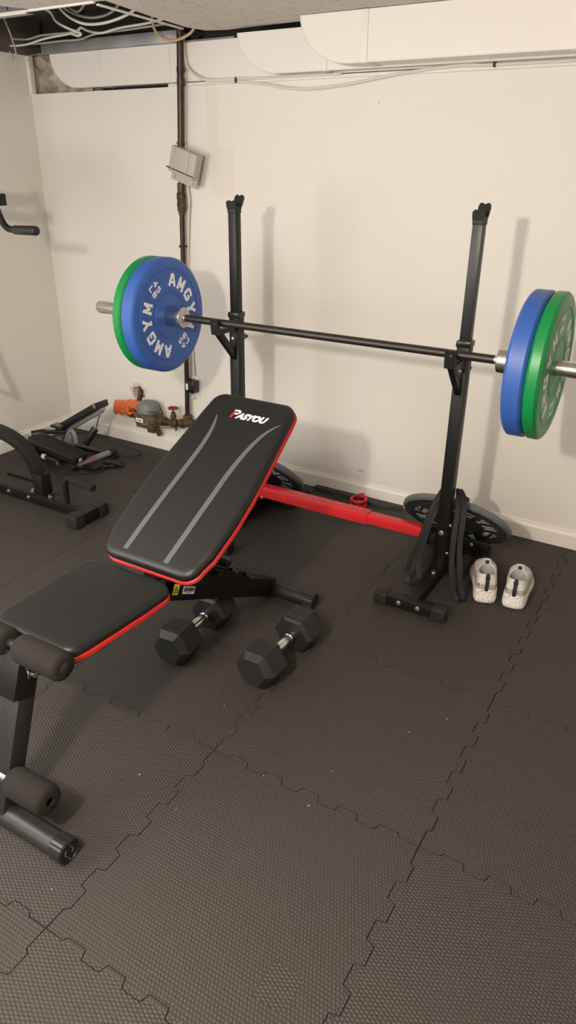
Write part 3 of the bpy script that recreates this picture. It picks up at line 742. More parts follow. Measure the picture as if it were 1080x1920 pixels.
# ================================================================== RACK
t = thing('barbell_rack', 'black steel barbell rack with two tall posts and a red crossbar', 'rack', (-1.2, 2.40, 0))
XR, XL = -.7255, -1.672
for X in (XR, XL):
    yf = 2.385
    b = MB(); b.box((X, yf + .0225, .493), (.045, .045, .886), .003); up = b.build('upright', 'frame', t)
    b = MB(); b.box((X, yf + .0225, .9405), (.052, .052, .022), .004); b.build('collar_sleeve', 'plastic', up)
    b = MB(); b.box((X, yf + .0225, 1.140), (.036, .036, .40), .003); b.build('inner_post', 'frame_grey' if X == XR else 'frame', t)
    # Y-shaped rubber cap
    b = MB()
    for sy, H_ in ((-1, 1.0), (1, 1.0)):
        m = frame_xy((X, yf + .0225 + sy * .013, 1.324 if sy < 0 else 1.330), (1, 0, 0), (0, sy * (.30 if sy < 0 else .62), 1))
        out = [(px_, pz_ * (.68 if sy < 0 else 1.0)) for px_, pz_ in [(-.018, 0), (.018, 0), (.0195, .02), (.0195, .045), (.017, .053), (.011, .056), (.004, .053), (0, .050), (-.004, .053), (-.011, .056), (-.017, .053), (-.0195, .045), (-.0195, .02)]]
        b.prism(out, -.005, .005, m)
    b.box((X, yf + .0225, 1.325), (.0385, .040, .018), .003)
    b.build('fork_cap', 'rubber', t)
    # hook: arm, end plate and brace
    b = MB(); b.box((X, 2.325, .898), (.030, .13, .008), .001); b.box((X - .012, 2.325, .892), (.006, .13, .018), .001); b.box((X + .012, 2.325, .892), (.006, .13, .018), .001)
    b.build('hook_arm', 'frame', t)
    b = MB(); xo = X
    mm = frame_xy((xo, 2.262, .915), (1, 0, 0), (0, -.12, 1))
    pl = [(-.019, -.030), (.019, -.030), (.019, .022), (.014, .030), (-.014, .030), (-.019, .022)]
    b.prism(pl, -.005, .005, mm); b.build('hook_plate', 'frame', t)
    b = MB(); b.cyl((X + .002, 2.2575, .928), (X + .002, 2.2545, .9285), .0045, n=14); b.build('plate_hole', 'ink', t)
    b = MB(); b.beam((X, 2.278, .892), (X, 2.392, .772), .026, .022, .002, up=(1, 0, 0)); b.build('hook_brace', 'frame', t)
    b = MB(); b.cyl((X + .004, 2.384, .852), (X + .004, 2.372, .852), .006, n=12); b.build('hook_bolt', 'zinc', t)
    b = MB(); b.cyl((X, 2.430, .845), (X, 2.462, .845), .013, n=20, bev=.003); b.cyl((X, 2.428, .845), (X, 2.440, .845), .007, n=12); b.box((X, 2.465, .845), (.03, .008, .012), .003); b.build('adjuster_knob', 'plastic', t)
    # feet and base beam
    b = MB(); b.box((X - .013, 2.415, .027), (.045, .52, .045), .003); b.build('base_beam', 'frame', t)
    b = MB(); b.box((X - .016, 2.398, .052), (.05, .13, .005), .001); b.build('base_plate', 'frame', t)
    for yy in (2.150, 2.680):
        b = MB(); b.box((X - .013, yy, .027), (.235, .045, .040), .003); ft = b.build('foot_bar', 'frame', t)
        for sg in (-1, 1):
            b = MB(); b.box((X - .013 + sg * .113, yy, .026), (.052, .053, .050), .006)
            for q in range(5): b.box((X - .013 + sg * .113, yy - .0265, .010 + q * .008), (.054, .003, .003), .0008)
            b.build('foot_cap', 'rubber', ft)
    for xx in (X - .052, X + .022):
        b = MB(); b.lathe([(0, 0), (.0095, 0), (.0095, .003), (.0065, .0035), (.0065, .007), (0, .008)], (xx, 2.1275, .030), (0, -1, 0), 16); b.build('foot_bolt', 'zinc', t)
    for pr_b, pos, ax in (([(0, 0), (.0105, 0), (.0105, .003), (.007, .0035), (.007, .007), (0, .008)], (X, 2.385, .222), (0, -1, 0)),
                          ([(0, 0), (.010, 0), (.010, .003), (.007, .0035), (.007, .009), (0, .010)], (X - .006, 2.362, .0545), (0, 0, 1)),
                          ([(0, 0), (.007, 0), (.007, .006), (0, .007)], (X + .0225, 2.408, .25), (1, 0, 0)),
                          ([(0, 0), (.007, 0), (.007, .006), (0, .007)], (X + .0225, 2.408, .13), (1, 0, 0))):
        b = MB(); b.lathe(pr_b, pos, ax, 16); b.build('post_bolt', 'zinc', t)
    # gusset towards the rear foot and plate peg
    b = MB(); b.prism([(2.43, .05), (2.68, .05), (2.68, .09), (2.43, .26)], -.003, .003, frame_xy((X + .02, 0, 0), (0, 1, 0), (0, 0, 1))); b.build('gusset', 'frame', t)
    b = MB(); b.box((X + .03, 2.625, .075), (.20, .006, .055), .001); b.build('rear_bracket', 'frame', t)
    b = MB(); b.lathe([(0, 0), (.008, 0), (.008, .004), (.005, .005), (.005, .01), (0, .01)], (X + .06, 2.622, .08), (0, -1, 0), 12); b.build('rear_bolt', 'zinc', t)
    px = -.738 if X == XR else -1.700
    b = MB(); b.cyl((px, 2.515, .090), (px, 2.672, .2415), .0245, n=24); b.build('storage_peg', 'frame', t)
    b = MB(); b.cyl((px, 2.668, .2377), (px, 2.682, .2512), .0265, n=24, bev=.003); b.build('peg_cap', 'plastic', t)
# red telescoping crossbar
b = MB(); b.box((-1.345, 2.425, .188), (.60, .048, .050), .003); b.build('crossbar_outer', 'red_metal', t)
b = MB(); b.box((-.90, 2.425, .188), (.32, .040, .042), .003); b.build('crossbar_inner', 'red_metal', t)
b = MB(); b.box((-1.615, 2.41, .186), (.07, .07, .056), .002); b.build('crossbar_bracket', 'frame', t)
b = MB(); b.box((-.775, 2.41, .186), (.055, .06, .05), .002); b.build('crossbar_bracket', 'frame', t)
b = MB(); b.lathe([(0, 0), (.007, 0), (.007, .005), (0, .006)], (-1.55, 2.40, .165), (0, -1, 0), 12); b.build('crossbar_bolt', 'zinc', t)

# ---- resistance bands hooked over the right post
def band(pts, label, wd):
    b = MB(); b.ribbon(pts, .021, .0042, wd, True, 8)
    single(b, 'resistance_band', 'band', label, 'exercise band', 'black resistance bands hanging on the right rack post', origin=pts[0])
band([(-.748, 2.452, .385), (-.764, 2.425, .350), (-.778, 2.385, .29), (-.792, 2.352, .20), (-.812, 2.325, .12), (-.822, 2.31, .06), (-.812, 2.30, .028), (-.790, 2.295, .016), (-.775, 2.30, .020), (-.772, 2.31, .05), (-.785, 2.33, .11), (-.779, 2.35, .18), (-.770, 2.382, .27), (-.757, 2.425, .335)],
     'black rubber loop band hanging down the left side of the right rack post', (.80, .35, 0))
band([(-.697, 2.452, .385), (-.674, 2.43, .375), (-.656, 2.405, .34), (-.648, 2.38, .29), (-.640, 2.352, .21), (-.622, 2.325, .13), (-.604, 2.31, .06), (-.590, 2.30, .016), (-.604, 2.298, .007), (-.622, 2.30, .022), (-.640, 2.31, .07), (-.657, 2.33, .15), (-.668, 2.36, .24), (-.676, 2.395, .315), (-.690, 2.43, .365)],
     'black rubber loop band hanging down the right side of the post, beside the sneakers', (.80, .35, 0))

# ================================================================== BENCH
def outline_pad(L, hw, r, n=10):
    """closed outline (x, s); hw(s) half width; rounded ends"""
    pts = []
    def corner(cx, cs, a0):
        return [(cx + r * math.cos(a0 + PI / 2 * k / n), cs + r * math.sin(a0 + PI / 2 * k / n)) for k in range(n + 1)]
    w0 = hw(0); w1 = hw(L)
    pts += corner(w0 - r, r, -PI / 2)
    pts += [(hw(r + (L - 2 * r) * k / 14), r + (L - 2 * r) * k / 14) for k in range(1, 14)]
    pts += corner(w1 - r, L - r, 0)
    right = pts
    left = [(-x, s) for x, s in reversed(pts)]
    # extra points on both straight ends
    top = [((w1 - r) * (1 - 2 * k / 8), L) for k in range(1, 8)]
    bot = [(-(w0 - r) * (1 - 2 * k / 8), 0) for k in range(1, 8)]
    return right + top + left + bot
def inset(poly, d):
    n = len(poly); out = []
    for k in range(n):
        a, b, c = V(poly[k - 1]), V(poly[k]), V(poly[(k + 1) % n])
        d1 = (b - a).normalized() if (b - a).length > 1e-7 else (c - b).normalized(); d2 = (c - b).normalized() if (c - b).length > 1e-7 else d1
        nn = V((-d1.y - d2.y, d1.x + d2.x)); nn = nn.normalized() / max(.6, math.cos(d1.angle(d2) / 2))
        q = b + nn * d; out.append((q.x, q.y))
    return out
def pad(out, prof, m, name, material, parent):
    b = MB(); b.loft([[(p[0], p[1], z) for p in inset(out, d)] for d, z in prof], m); return b.build(name, material, parent, angle=50)

bench = thing('weight_bench', 'adjustable black weight bench with raised backrest and red piping', 'bench', (-1.25, 1.35, 0))
CX = -1.26
bn = V((0, -.494, .869)); bs = V((0, .869, .494))
bm_ = frame_xy((-1.264, 1.3207, .4419), (1, 0, 0), bs)      # local z = bn
def hwb(s):
    P_ = [(0, .172), (.08, .184), (.20, .192), (.32, .190), (.45, .180), (.58, .167), (.704, .160)]
    for (a, b_), (c, d) in zip(P_, P_[1:]):
        if s <= c: u = (s - a) / (c - a); return b_ + (d - b_) * u
    return P_[-1][1]
ob = outline_pad(.694, hwb, .048)
back = pad(ob, [(.012, -.032), (.0, -.028), (-.002, -.018), (.0, -.011), (.005, -.005), (.012, -.0015), (.022, 0)], bm_, 'backrest', 'leather', bench)
pp = pad(ob, [(.010, -.044), (.0, -.044), (-.003, -.0425), (-.004, -.040), (-.0022, -.038), (-.004, -.036), (-.0022, -.034), (-.004, -.032), (-.0022, -.030), (.003, -.028)], bm_, 'red_piping', 'red_trim', back)
pad(inset(ob, .012), [(.0, -.056), (0, -.0442)], bm_, 'backing_board', 'plastic', back)
# grey stripes on the backrest
def stripe(path, flip=1):
    """path of (x offset, s, half width) on the pad face"""
    b = MB(); pl = catmull([V(p) for p in path], 6)
    n = len(pl); Lf, Rt = [], []
    for i, p in enumerate(pl):
        d = (pl[min(i + 1, n - 1)] - pl[max(i - 1, 0)]); d2 = V((d.x, d.y)).normalized(); nn = V((-d2.y, d2.x)) * p.z
        Lf.append((p.x + nn.x, p.y + nn.y)); Rt.append((p.x - nn.x, p.y - nn.y))
    for i in range(n - 1): b.prism([Lf[i], Rt[i], Rt[i + 1], Lf[i + 1]][::-1], .0002, .0010, bm_)
    return b.build('grey_stripe', 'stripe', back)
s0 = .0205
stripe([(-.087, .030, .0090), (-.086, .12, .0090), (-.081, .27, .0088), (-.075, .40, .0085), (-.074, .47, .0078), (-.079, .53, .0062), (-.090, .575, .0035), (-.097, .590, .0012)])
stripe([(.067, .026, .0090), (.070, .12, .0090), (.074, .25, .0090), (.079, .38, .0088), (.091, .475, .0080), (.108, .540, .0062), (.130, .580, .0040), (.147, .598, .0012)])
# logo
lm = frame_xy(bm_ @ V((.0, .600, .0003)), (1, 0, 0), bs)
b = MB(); b.text('ASYOU', .0335, .0007, frame_xy(bm_ @ V((-.022, .602, .0003)), (1, 0, 0), bs), bold=.0020, shear=.28, align='LEFT', stretch=1.0)
b.strokes([(.10, .88, .75, .88, .20), (.84, .58, .84, .86, .22), (.35, .50, .80, .50, .18)], .2, .0007, frame_xy(bm_ @ V((-.036, .609, .0003)), (1, 0, 0), bs), (.032, .036), .25)
b.build('logo_lettering', 'white_print', back)
b = MB(); b.strokes([(.28, 0, .28, .74, .26)], .2, .0007, frame_xy(bm_ @ V((-.036, .609, .0003)), (1, 0, 0), bs), (.032, .036), .25); b.build('logo_red_stem', 'red_print', back, label='red stem of the printed first letter')
# seat
sm = frame_xy((-1.253, .893, .462), (1, 0, 0), (0, 1, -.012))
os_ = outline_pad(.372, lambda s: .141 + .012 * min(1, s / .25), .045)
seat = pad(os_, [(.012, -.032), (.0, -.028), (-.002, -.018), (.0, -.012), (.005, -.005), (.012, -.0015), (.022, 0)], sm, 'seat', 'leather', bench)
pad(os_, [(.010, -.044), (.0, -.044), (-.003, -.0425), (-.004, -.040), (-.0022, -.038), (-.004, -.036), (-.0022, -.034), (-.004, -.032), (-.0022, -.030), (.003, -.028)], sm, 'red_piping', 'red_trim', seat)
pad(inset(os_, .012), [(.0, -.056), (0, -.0442)], sm, 'backing_board', 'plastic', seat)
# front post and foot
BX = -1.243
b = MB(); b.beam((BX, .735, .035), (BX, .862, .385), .056, .050, .003, up=(0, 1, 0)); fp = b.build('front_post', 'frame_grey', bench)
mp_ = frame_xy((BX, .8165, .322), (1, 0, 0), (0, .341, .940))   # front face plane; normal (0,-.94,.341)
b = MB(); b.box((0, .002, .0005), (.022, .030, .001), 0, mp_); st = b.build('manual_sticker', 'label', fp, label='small white sticker with an open book symbol')
b = MB(); b.strokes([(.1, .2, .1, .85, .04), (.5, .1, .5, .75, .04), (.9, .2, .9, .85, .04), (.1, .85, .5, .75, .04), (.5, .75, .9, .85, .04), (.1, .2, .5, .1, .04), (.5, .1, .9, .2, .04), (.68, .3, .68, .42, .12), (.68, .5, .68, .56, .12)], .04, .0004, mp_ @ Matrix.Translation((0, .002, .001)), (.018, .024)); b.build('book_symbol', 'ink', st)
b = MB(); b.beam((BX, .826, .330), (BX, .868, .438), .062, .058, .002, up=(0, 1, 0)); b.build('post_bracket', 'frame', bench)
b = MB(); b.box((BX, .850, .400), (.066, .004, .05), .001, None); b.cyl((BX - .045, .86, .385), (BX + .045, .86, .385), .007, n=12); b.build('pivot_bolt', 'zinc', bench)
b = MB(); b.cyl((BX - .19, .735, .030), (BX + .19, .735, .030), .029, n=32); b.build('front_foot', 'frame_grey', bench)
def endcap(x, y, z, r, sg, name='tube_cap', parent=bench, printed=False):
    b = MB(); b.lathe([(0, 0), (r, 0), (r + .0018, .002), (r + .0018, .036), (r - .002, .040), (r - .003, .038), (0, .038)], (x - sg * .036, y, z), (sg, 0, 0), 32)
    for k in range(20):
        a = 2 * PI * k / 20; b.cyl((x - sg * .034, y + (r + .0015) * math.cos(a), z + (r + .0015) * math.sin(a)), (x + sg * .002, y + (r + .0015) * math.cos(a), z + (r + .0015) * math.sin(a)), .0014, n=6)
    o = b.build(name, 'plastic', parent)
    if printed:
        b = MB(); m = frame_xy((x + sg * .0022, y, z), (0, sg, 0), (0, 0, 1))
        for a in (0, PI):
            b.prism([(.011 * math.cos(a + q) + .0, .011 * math.sin(a + q)) for q in (-.9, -.5, 0, .5, .9)] + [(.013 * math.cos(a + q), .013 * math.sin(a + q)) for q in (.9, .5, 0, -.5, -.9)], 0, .0006, m)
        b.text('2', .008, .0006, m @ Matrix.Translation((-.002, -.020, 0))); b.text('4', .008, .0006, m @ Matrix.Translation((.002, .020, 0)))
        b.build('moulded_mark', 'roller_grey', o)
endcap(-1.019, .735, .0318, .0295, 1, printed=True); endcap(-1.467, .735, .0318, .0295, -1)
b = MB(); b.cyl((BX - .185, .735, .030), (-1.02, .735, .030), .0288, n=32); 
b.build('front_foot_tube', 'frame_grey', bench)
# foam rollers
def roller(x0, x1, y, z, r, capped):
    b = MB(); rim_ = [(.0125, 0), (r - .012, 0), (r - .004, .003), (r, .012), (r, x1 - x0 - .012), (r - .004, x1 - x0 - .003), (r - .012, x1 - x0), (.0125, x1 - x0), (.0125, 0)]
    b.lathe(rim_, (x0, y, z), (1, 0, 0), 36); o = b.build('foam_roller', 'foam', bench, angle=60)
    if capped:
        b = MB(); b.lathe([(0, -.002), (.013, -.002), (.0135, .001), (.0125, .004), (.009, .0055), (0, .006)], (x1 if capped > 0 else x0, y, z), (capped, 0, 0), 24); b.build('roller_plug', 'foam', o)
ury, urz = .857, .455
roller(-1.232, -1.084, ury, urz, .0355, 1); roller(-1.414, -1.266, ury, urz, .0355, -1)
b = MB(); b.cyl((-1.40, ury, urz), (-1.09, ury, urz), .0122, n=20); b.build('upper_roller_bar', 'frame_grey', bench)
lry, lrz = .757, .133
roller(-1.213, -1.083, lry, lrz, .0385, 0); roller(-1.410, -1.280, lry, lrz, .0385, 0)
b = MB(); b.lathe([(.0105, 0), (.0122, 0), (.0122, .30), (.0105, .30), (.0105, 0)], (-1.397, lry, lrz), (1, 0, 0), 20); b.build('lower_roller_bar', 'frame', bench)
b = MB(); b.cyl((-1.279, lry, lrz), (-1.214, lry, lrz), .016, n=20); b.cyl((-1.262, lry - .03, lrz + .02), (-1.262, lry - .036, lrz + .02), .008, n=12); b.build('roller_collar', 'zinc', bench)
# main frame
b = MB(); b.beam((BX, .855, .388), (BX, 1.40, .352), .056, .050, .003); b.build('seat_beam', 'frame', bench)
sl_ = (V((0, 1.945, .050)) - V((0, 1.36, .356))).normalized()
b = MB(); b.beam((BX, 1.33, .365), (BX, 1.965, .040), .056, .070, .003); mb_ = b.build('main_beam', 'frame', bench)
# notched adjustment rail on top of the beam
pr = [(0, 0)]
Lr = .42
k = 0.0
while k < Lr - .05:
    pr += [(k + .002, .034), (k + .020, .034), (k + .026, .016), (k + .036, .014), (k + .046, .034)]
    k += .052
pr += [(Lr - .03, .03), (Lr + .06, 0)]
for sg in (-1, 1):
    m = frame_xy(V((BX + sg * .0285 - .002, 1.40, .362)), sl_, V((0, -sl_.z, sl_.y)))
    b = MB(); b.prism(pr, -.002, .002, m); b.build('notched_rail', 'frame', bench)
b = MB()
for q in range(3):
    c = V((BX, 1.60 + .028 * q, .302 - .0145 * q)); b.cyl(c - V((.034, 0, 0)), c + V((.034, 0, 0)), .0045, n=10)
b.cyl((BX - .05, 1.60, .292), (BX + .05, 1.60, .292), .010, n=16); b.build('adjustment_pin', 'plastic', bench)
b = MB(); b.box((BX + .02, 1.655, .302), (.05, .03, .028), .006); b.build('pop_pin_knob', 'plastic', bench)
b = MB(); b.beam((BX, 1.50, .470), (BX, 1.60, .290), .036, .030, .002); b.build('support_strut', 'frame', bench)
b = MB(); b.beam(V((BX, 1.36, .388)), V((BX, 1.80, .635)), .050, .025, .002); b.build('back_frame', 'frame', bench)
b = MB(); b.beam((BX, 1.345, .372), (BX, 1.345, .405), .06, .05, .002); b.cyl((BX - .04, 1.345, .388), (BX + .04, 1.345, .388), .008, n=12); b.build('hinge', 'frame', bench)
# rear foot
b = MB(); b.cyl((-1.475, 1.972, .030), (-1.047, 1.972, .030), .028, n=32); b.build('rear_foot', 'frame_grey', bench)
endcap(-1.045, 1.972, .0318, .0285, 1); endcap(-1.477, 1.972, .0318, .0285, -1)
# stickers on the right side of the main beam
ms = frame_xy(V((BX + .0282, 1.40, .330)), sl_, V((0, -sl_.z, sl_.y)))
b = MB(); b.box((.002, .0, .0003), (.028, .034, .0006), 0, ms); y1 = b.build('warning_sticker', 'yellow', mb_, label='yellow warning sticker with triangle symbol')
b = MB(); b.prism([(-.009, -.010), (.013, -.010), (.002, .012)], .0006, .001, ms, holes=[[(-.0055, -.008), (.0095, -.008), (.002, .0075)]]); b.box((.002, .0, .0008), (.002, .008, .0005), 0, ms); b.build('warning_triangle', 'ink', y1)
b = MB(); b.box((.070, -.002, .0003), (.062, .024, .0006), 0, ms); y2 = b.build('barcode_sticker', 'label', mb_, label='white barcode sticker')
b = MB(); rnd = random.Random(2); xx = .043
while xx < .096:
    w = rnd.choice((.0006, .001, .0016)); b.box((xx, .000, .0008), (w, .013, .0005), 0, ms); xx += w + rnd.choice((.0008, .0012))
b.box((.070, -.0105, .0008), (.03, .0016, .0005), 0, ms); b.build('barcode', 'ink', y2)

# ================================================================== DUMBBELLS
def make_dumbbell(label):
    """local frame: axis +y, resting on z = 0"""
    t = thing('dumbbell', label, 'dumbbell', (0, 0, 0), 'black rubber hex dumbbells under the bench')
    R = .0735; h = R * math.cos(PI / 6)
    for sg in (-1, 1):
        rings = []
        for d, k in ((.064, .80), (.070, .96), (.078, 1.0), (.146, 1.0), (.152, .97), (.172, .70)):
            rings.append([(R * k * math.cos(PI / 3 * q), sg * d, h + R * k * math.sin(PI / 3 * q)) for q in range(6)])
        b = MB(); b.loft(rings)
        hd = b.build('hex_head', 'dumbbell', t, local=True, angle=15)
        b = MB(); b.prism([(-.022, -.014), (.022, -.014), (.022, .014), (-.022, .014)], .0, .0012, frame_xy((0, sg * .112, 2 * h - .0004), (1, 0, 0), (0, 1, 0)))
        b.build('embossed_panel', 'rubber', hd, local=True)
    b = MB(); b.lathe([(0, -.068), (.0135, -.068), (.0135, -.052), (.0175, -.050), (.0175, -.044), (.0150, -.042), (.0165, -.024), (.0180, 0), (.0165, .024), (.0150, .042), (.0175, .044), (.0175, .050), (.0135, .052), (.0135, .068), (0, .068)], (0, 0, h), (0, 1, 0), 28)
    b.build('handle', 'chrome', t, local=True, label='shiny chrome handle')
    for yy in (-.047, .047):
        b = MB(); b.lathe([(.0178, -.0016), (.0186, -.001), (.0186, .001), (.0178, .0016)], (0, yy, h), (0, 1, 0), 28); b.build('grip_ring', 'rubber', t, local=True)
    return t
d1 = make_dumbbell('black hex dumbbell out in the open, right of the bench')
d1.location = (-.988, 1.640, 0); d1.rotation_euler = (0, 0, -.03)
d2 = copy_tree(d1); d2['label'] = 'black hex dumbbell partly hidden beneath the bench frame'
d2.location = (-1.298, 1.592, 0); d2.rotation_euler = (0, 0, .07)

# ================================================================== SNEAKERS
def lerp(a, b, t): return a + (b - a) * t
def make_shoe(label, mirror=1):
    """local frame: heel at y = 0, toe towards +y, sole on z = 0"""
    t = thing('sneaker', label, 'shoe', (0, 0, 0), 'white knit sneakers by the rack')
    n = 48; foot = []
    prof = [(0, .0), (.002, .022), (.010, .035), (.03, .0415), (.06, .0425), (.09, .042), (.13, .044), (.17, .049), (.205, .050), (.235, .042), (.258, .026), (.268, .0)]
    pr_ = [V((a, b)) for a, b in prof]; cr = catmull(pr_, 3)
    rt = [(p.y * (1.0 + .10 * mirror * math.sin(p.x / .268 * PI)), p.x) for p in cr]; lf = [(-p.y * (1.0 - .10 * mirror * math.sin(p.x / .268 * PI)), p.x) for p in cr[::-1]]
    foot = rt + lf[1:-1]
    def ring(k, dz): return [(p[0] * k, (p[1] - .13) * (1 - (1 - k) * .5) + .13, dz(p[1])) for p in foot]
    toe = lambda y: .012 * max(0, (y - .2) / .068) ** 2
    # sole
    b = MB()
    hl = lambda y: .060 - .030 * min(1, y / .13)
    b.loft([ring(.86, lambda y: toe(y)), ring(.97, lambda y: .003 + toe(y)), ring(1.03, lambda y: .012 + toe(y)), ring(1.02, lambda y: .022 + toe(y) * .6), ring(.99, lambda y: hl(y) + toe(y) * .4), ring(.93, lambda y: hl(y) + .001)])
    b.build('sole', 'sole', t, local=True, angle=60)
    # collar opening
    def collar(i):
        x, y = foot[i]
        yy = y / .268
        a = math.atan2(x, -(y - .134) * .34)       # angle around the footprint, 0 at heel
        cx = .0335 * math.sin(a); cy = .058 - .046 * math.cos(a)
        u = (1 + math.cos(a)) / 2                  # 1 at heel
        z = .103 + .016 * u ** 3 + .018 * (1 - u) ** 2
        return V((cx, cy, z))
    rings = []
    for tt in (0, .12, .28, .45, .62, .78, .9, 1.0):
        r = []
        for i, p in enumerate(foot):
            a = V((p[0] * .95, (p[1] - .13) * .97 + .13, hl(p[1]) - .003)); c = collar(i)
            q = lerp(a, c, tt); f = tt ** .62 if p[1] < .12 else lerp(tt, math.sin(tt * PI / 2) ** .8, min(1, (p[1] - .12) / .1))
            q.z = lerp(a.z, c.z, f)
            k = 1 + .05 * math.sin(tt * PI); q.x *= k
            if p[1] < .05: q.y -= .004 * math.sin(tt * PI)
            r.append(q)
        rings.append(r)
    # roll over the rim and a short way inside
    rim_c = V((0, .060, 0))
    inn = []
    for sc, dz in ((.97, .002), (.90, .0), (.86, -.010)):
        inn.append([V((rim_c.x + (c.x - rim_c.x) * sc, rim_c.y + (c.y - rim_c.y) * sc, c.z + dz)) for c in (collar(i) for i in range(len(foot)))])
    b = MB(); b.loft(rings + inn[:2], cap0=True, cap1=False); b.build('upper', 'knit', t, local=True, angle=60)
    b = MB()
    lin = [inn[1], inn[2]]
    for sc, zz in ((.95, .080), (1.0, .058)):
        lin.append([V((collar(i).x * sc, rim_c.y + (collar(i).y - rim_c.y) * sc, zz)) for i in range(len(foot))])
    b.loft(lin, cap0=False, cap1=True); b.build('lining', 'lining', t, local=True, angle=60)
    b = MB(); b.prism([(.022 * math.cos(q * PI / 10), .056 + .040 * math.sin(q * PI / 10)) for q in range(20)], .0585, .062); b.build('insole', 'insole', t, local=True)
    # tongue
    b = MB(); b.loft([[(x * w, y0 + .006 * (1 - (x / .018) ** 2), z0) for x in (-.018, -.009, 0, .009, .018)] + [(x * w, y0 + .012 + .006 * (1 - (x / .018) ** 2), z0 + .003) for x in (.018, .009, 0, -.009, -.018)] for w, y0, z0 in ((1.1, .096, .098), (1.05, .095, .115), (.98, .094, .128), (.75, .094, .134))])
    b.build('tongue', 'knit', t, local=True, angle=60)
    b = MB(); b.box((0, .0950, .1290), (.013, .006, .013), .002); b.build('tongue_tab', 'tabblack', t, local=True, label='black loop tab')
    # heel pull strip
    pts = [(.0020, .056), (-.0003, .068), (-.0015, .084), (.0005, .100), (.0045, .113), (.0095, .1215), (.016, .120)]
    b = MB(); b.ribbon([(0, y - .0005, z) for y, z in pts], .013, .003, (1, 0, 0), False, 4); b.box((0, .0025, .112), (.016, .007, .016), .003)
    b.build('heel_strip', 'tabblack', t, local=True, label='black vertical heel strip')
    return t
s1 = make_shoe('white speckled sneaker beside the rack foot, left one of the pair', 1)
s1.location = (-.515, 2.335, 0); s1.rotation_euler = (0, 0, .34)
s2 = copy_tree(s1); s2['label'] = 'white speckled sneaker, right one of the pair and nearest the camera'
s2.location = (-.417, 2.352, 0); s2.rotation_euler = (0, 0, .12)

# ================================================================== RED COLLARS BY THE WALL
def make_clamp(label):
    t = thing('barbell_clamp', label, 'barbell collar', (0, 0, 0), 'red barbell clamps stacked by the wall')
    b = MB(); pts = []
    for k in range(31):
        a = math.radians(100 + 340 * k / 30); pts.append((math.cos(a), math.sin(a)))
    for (r0, r1, z0, z1) in ((.030, .041, .018, .026), (.030, .040, 0, .007)):
        poly = [(x * r1, y * r1) for x, y in pts] + [(x * r0, y * r0) for x, y in reversed(pts)]
        b.prism(poly, z0, z1)
    for k in range(5):
        a = math.radians(120 + 72 * k); b.box((.038 * math.cos(a), .038 * math.sin(a), .013), (.006, .006, .018), .001)
    b.build('clamp_ring', 'red_plastic', t, local=True)
    b = MB(); poly = [(x * .037, y * .037) for x, y in pts] + [(x * .029, y * .029) for x, y in reversed(pts)]; b.prism(poly, .006, .0185); b.build('rubber_insert', 'rubber', t, local=True)
    b = MB(); b.box((.012, .040, .026), (.022, .008, .018), .003); b.tube([(.0, .036, .028), (.010, .022, .030), (.024, .012, .030)], .0035, 8); b.build('lever', 'red_plastic', t, local=True)
    return t
c1 = make_clamp('lower red and black barbell clamp of the stack by the baseboard'); c1.location = (-1.284, 2.84, .0)
c2 = copy_tree(c1); c2.location = (-1.284, 2.84, .0265); c2.rotation_euler = (0, 0, .5)
c2['label'] = 'upper red barbell clamp of the stack, its lever sticking up'
b = MB(); b.box((-1.272, 2.862, .066), (.006, .004, .024), .001); b.box((-1.262, 2.860, .064), (.004, .004, .02), .001)
b.build('lever_prong', 'red_plastic', c2)
# black foam strip lying along the baseboard
b = MB(); b.prism([(-1.575, 2.925), (-1.20, 2.90), (-1.10, 2.935), (-1.10, 2.954), (-1.575, 2.954)], .0008, .016)
single(b, 'foam_edge_strip', 'floor', 'dark foam edging strip lying against the baseboard behind the red crossbar', 'foam strip', origin=(-1.33, 2.94, 0))
b = MB(); b.tube([(-1.60, 2.86, .008), (-1.585, 2.875, .009), (-1.57, 2.865, .008), (-1.58, 2.85, .008)], .006, 8, 4, closed=True)
single(b, 'cable_tie_loop', 'rubber', 'tiny black rubber loop on the floor behind the red crossbar', 'rubber loop', origin=(-1.585, 2.86, 0))
b = MB(); b.box((-1.405, 2.80, .010), (.085, .018, .018), .004); b.tube([(-1.44, 2.81, .014), (-1.42, 2.83, .03), (-1.395, 2.835, .034), (-1.37, 2.82, .02)], .005, 8)
single(b, 'carabiner_handle', 'plastic', 'small black plastic handle lying behind the crossbar, left of the red clamps', 'handle', origin=(-1.405, 2.81, 0))

# ================================================================== POWER TOWER (left)
t = thing('power_tower', 'black steel exercise tower cut off by the left frame edge', 'exercise tower', (-2.9, 2.07, 0))
b = MB(); b.box((-2.69, 2.074, .030), (.80, .054, .050), .003); b.build('base_rail', 'frame', t)
b = MB(); b.box((-2.283, 2.058, .033), (.058, .17, .052), .003); ft = b.build('end_foot', 'frame', t)
for yy in (1.985, 2.135):
    b = MB(); b.box((-2.283, yy, .033), (.066, .058, .062), .006); b.build('foot_cap', 'rubber', ft)
b = MB(); b.tube([(-2.418, 2.07, .05), (-2.418, 2.07, .105), (-2.412, 2.07, .155), (-2.385, 2.07, .178), (-2.34, 2.07, .180), (-2.30, 2.07, .176)], .0125, 14, 6); hb = b.build('push_up_handle', 'frame', t)
b = MB(); b.tube([(-2.375, 2.07, .1805), (-2.34, 2.07, .181), (-2.29, 2.07, .175), (-2.235, 2.07, .170)], .0175, 16, 5); b.build('grip', 'foam', hb)
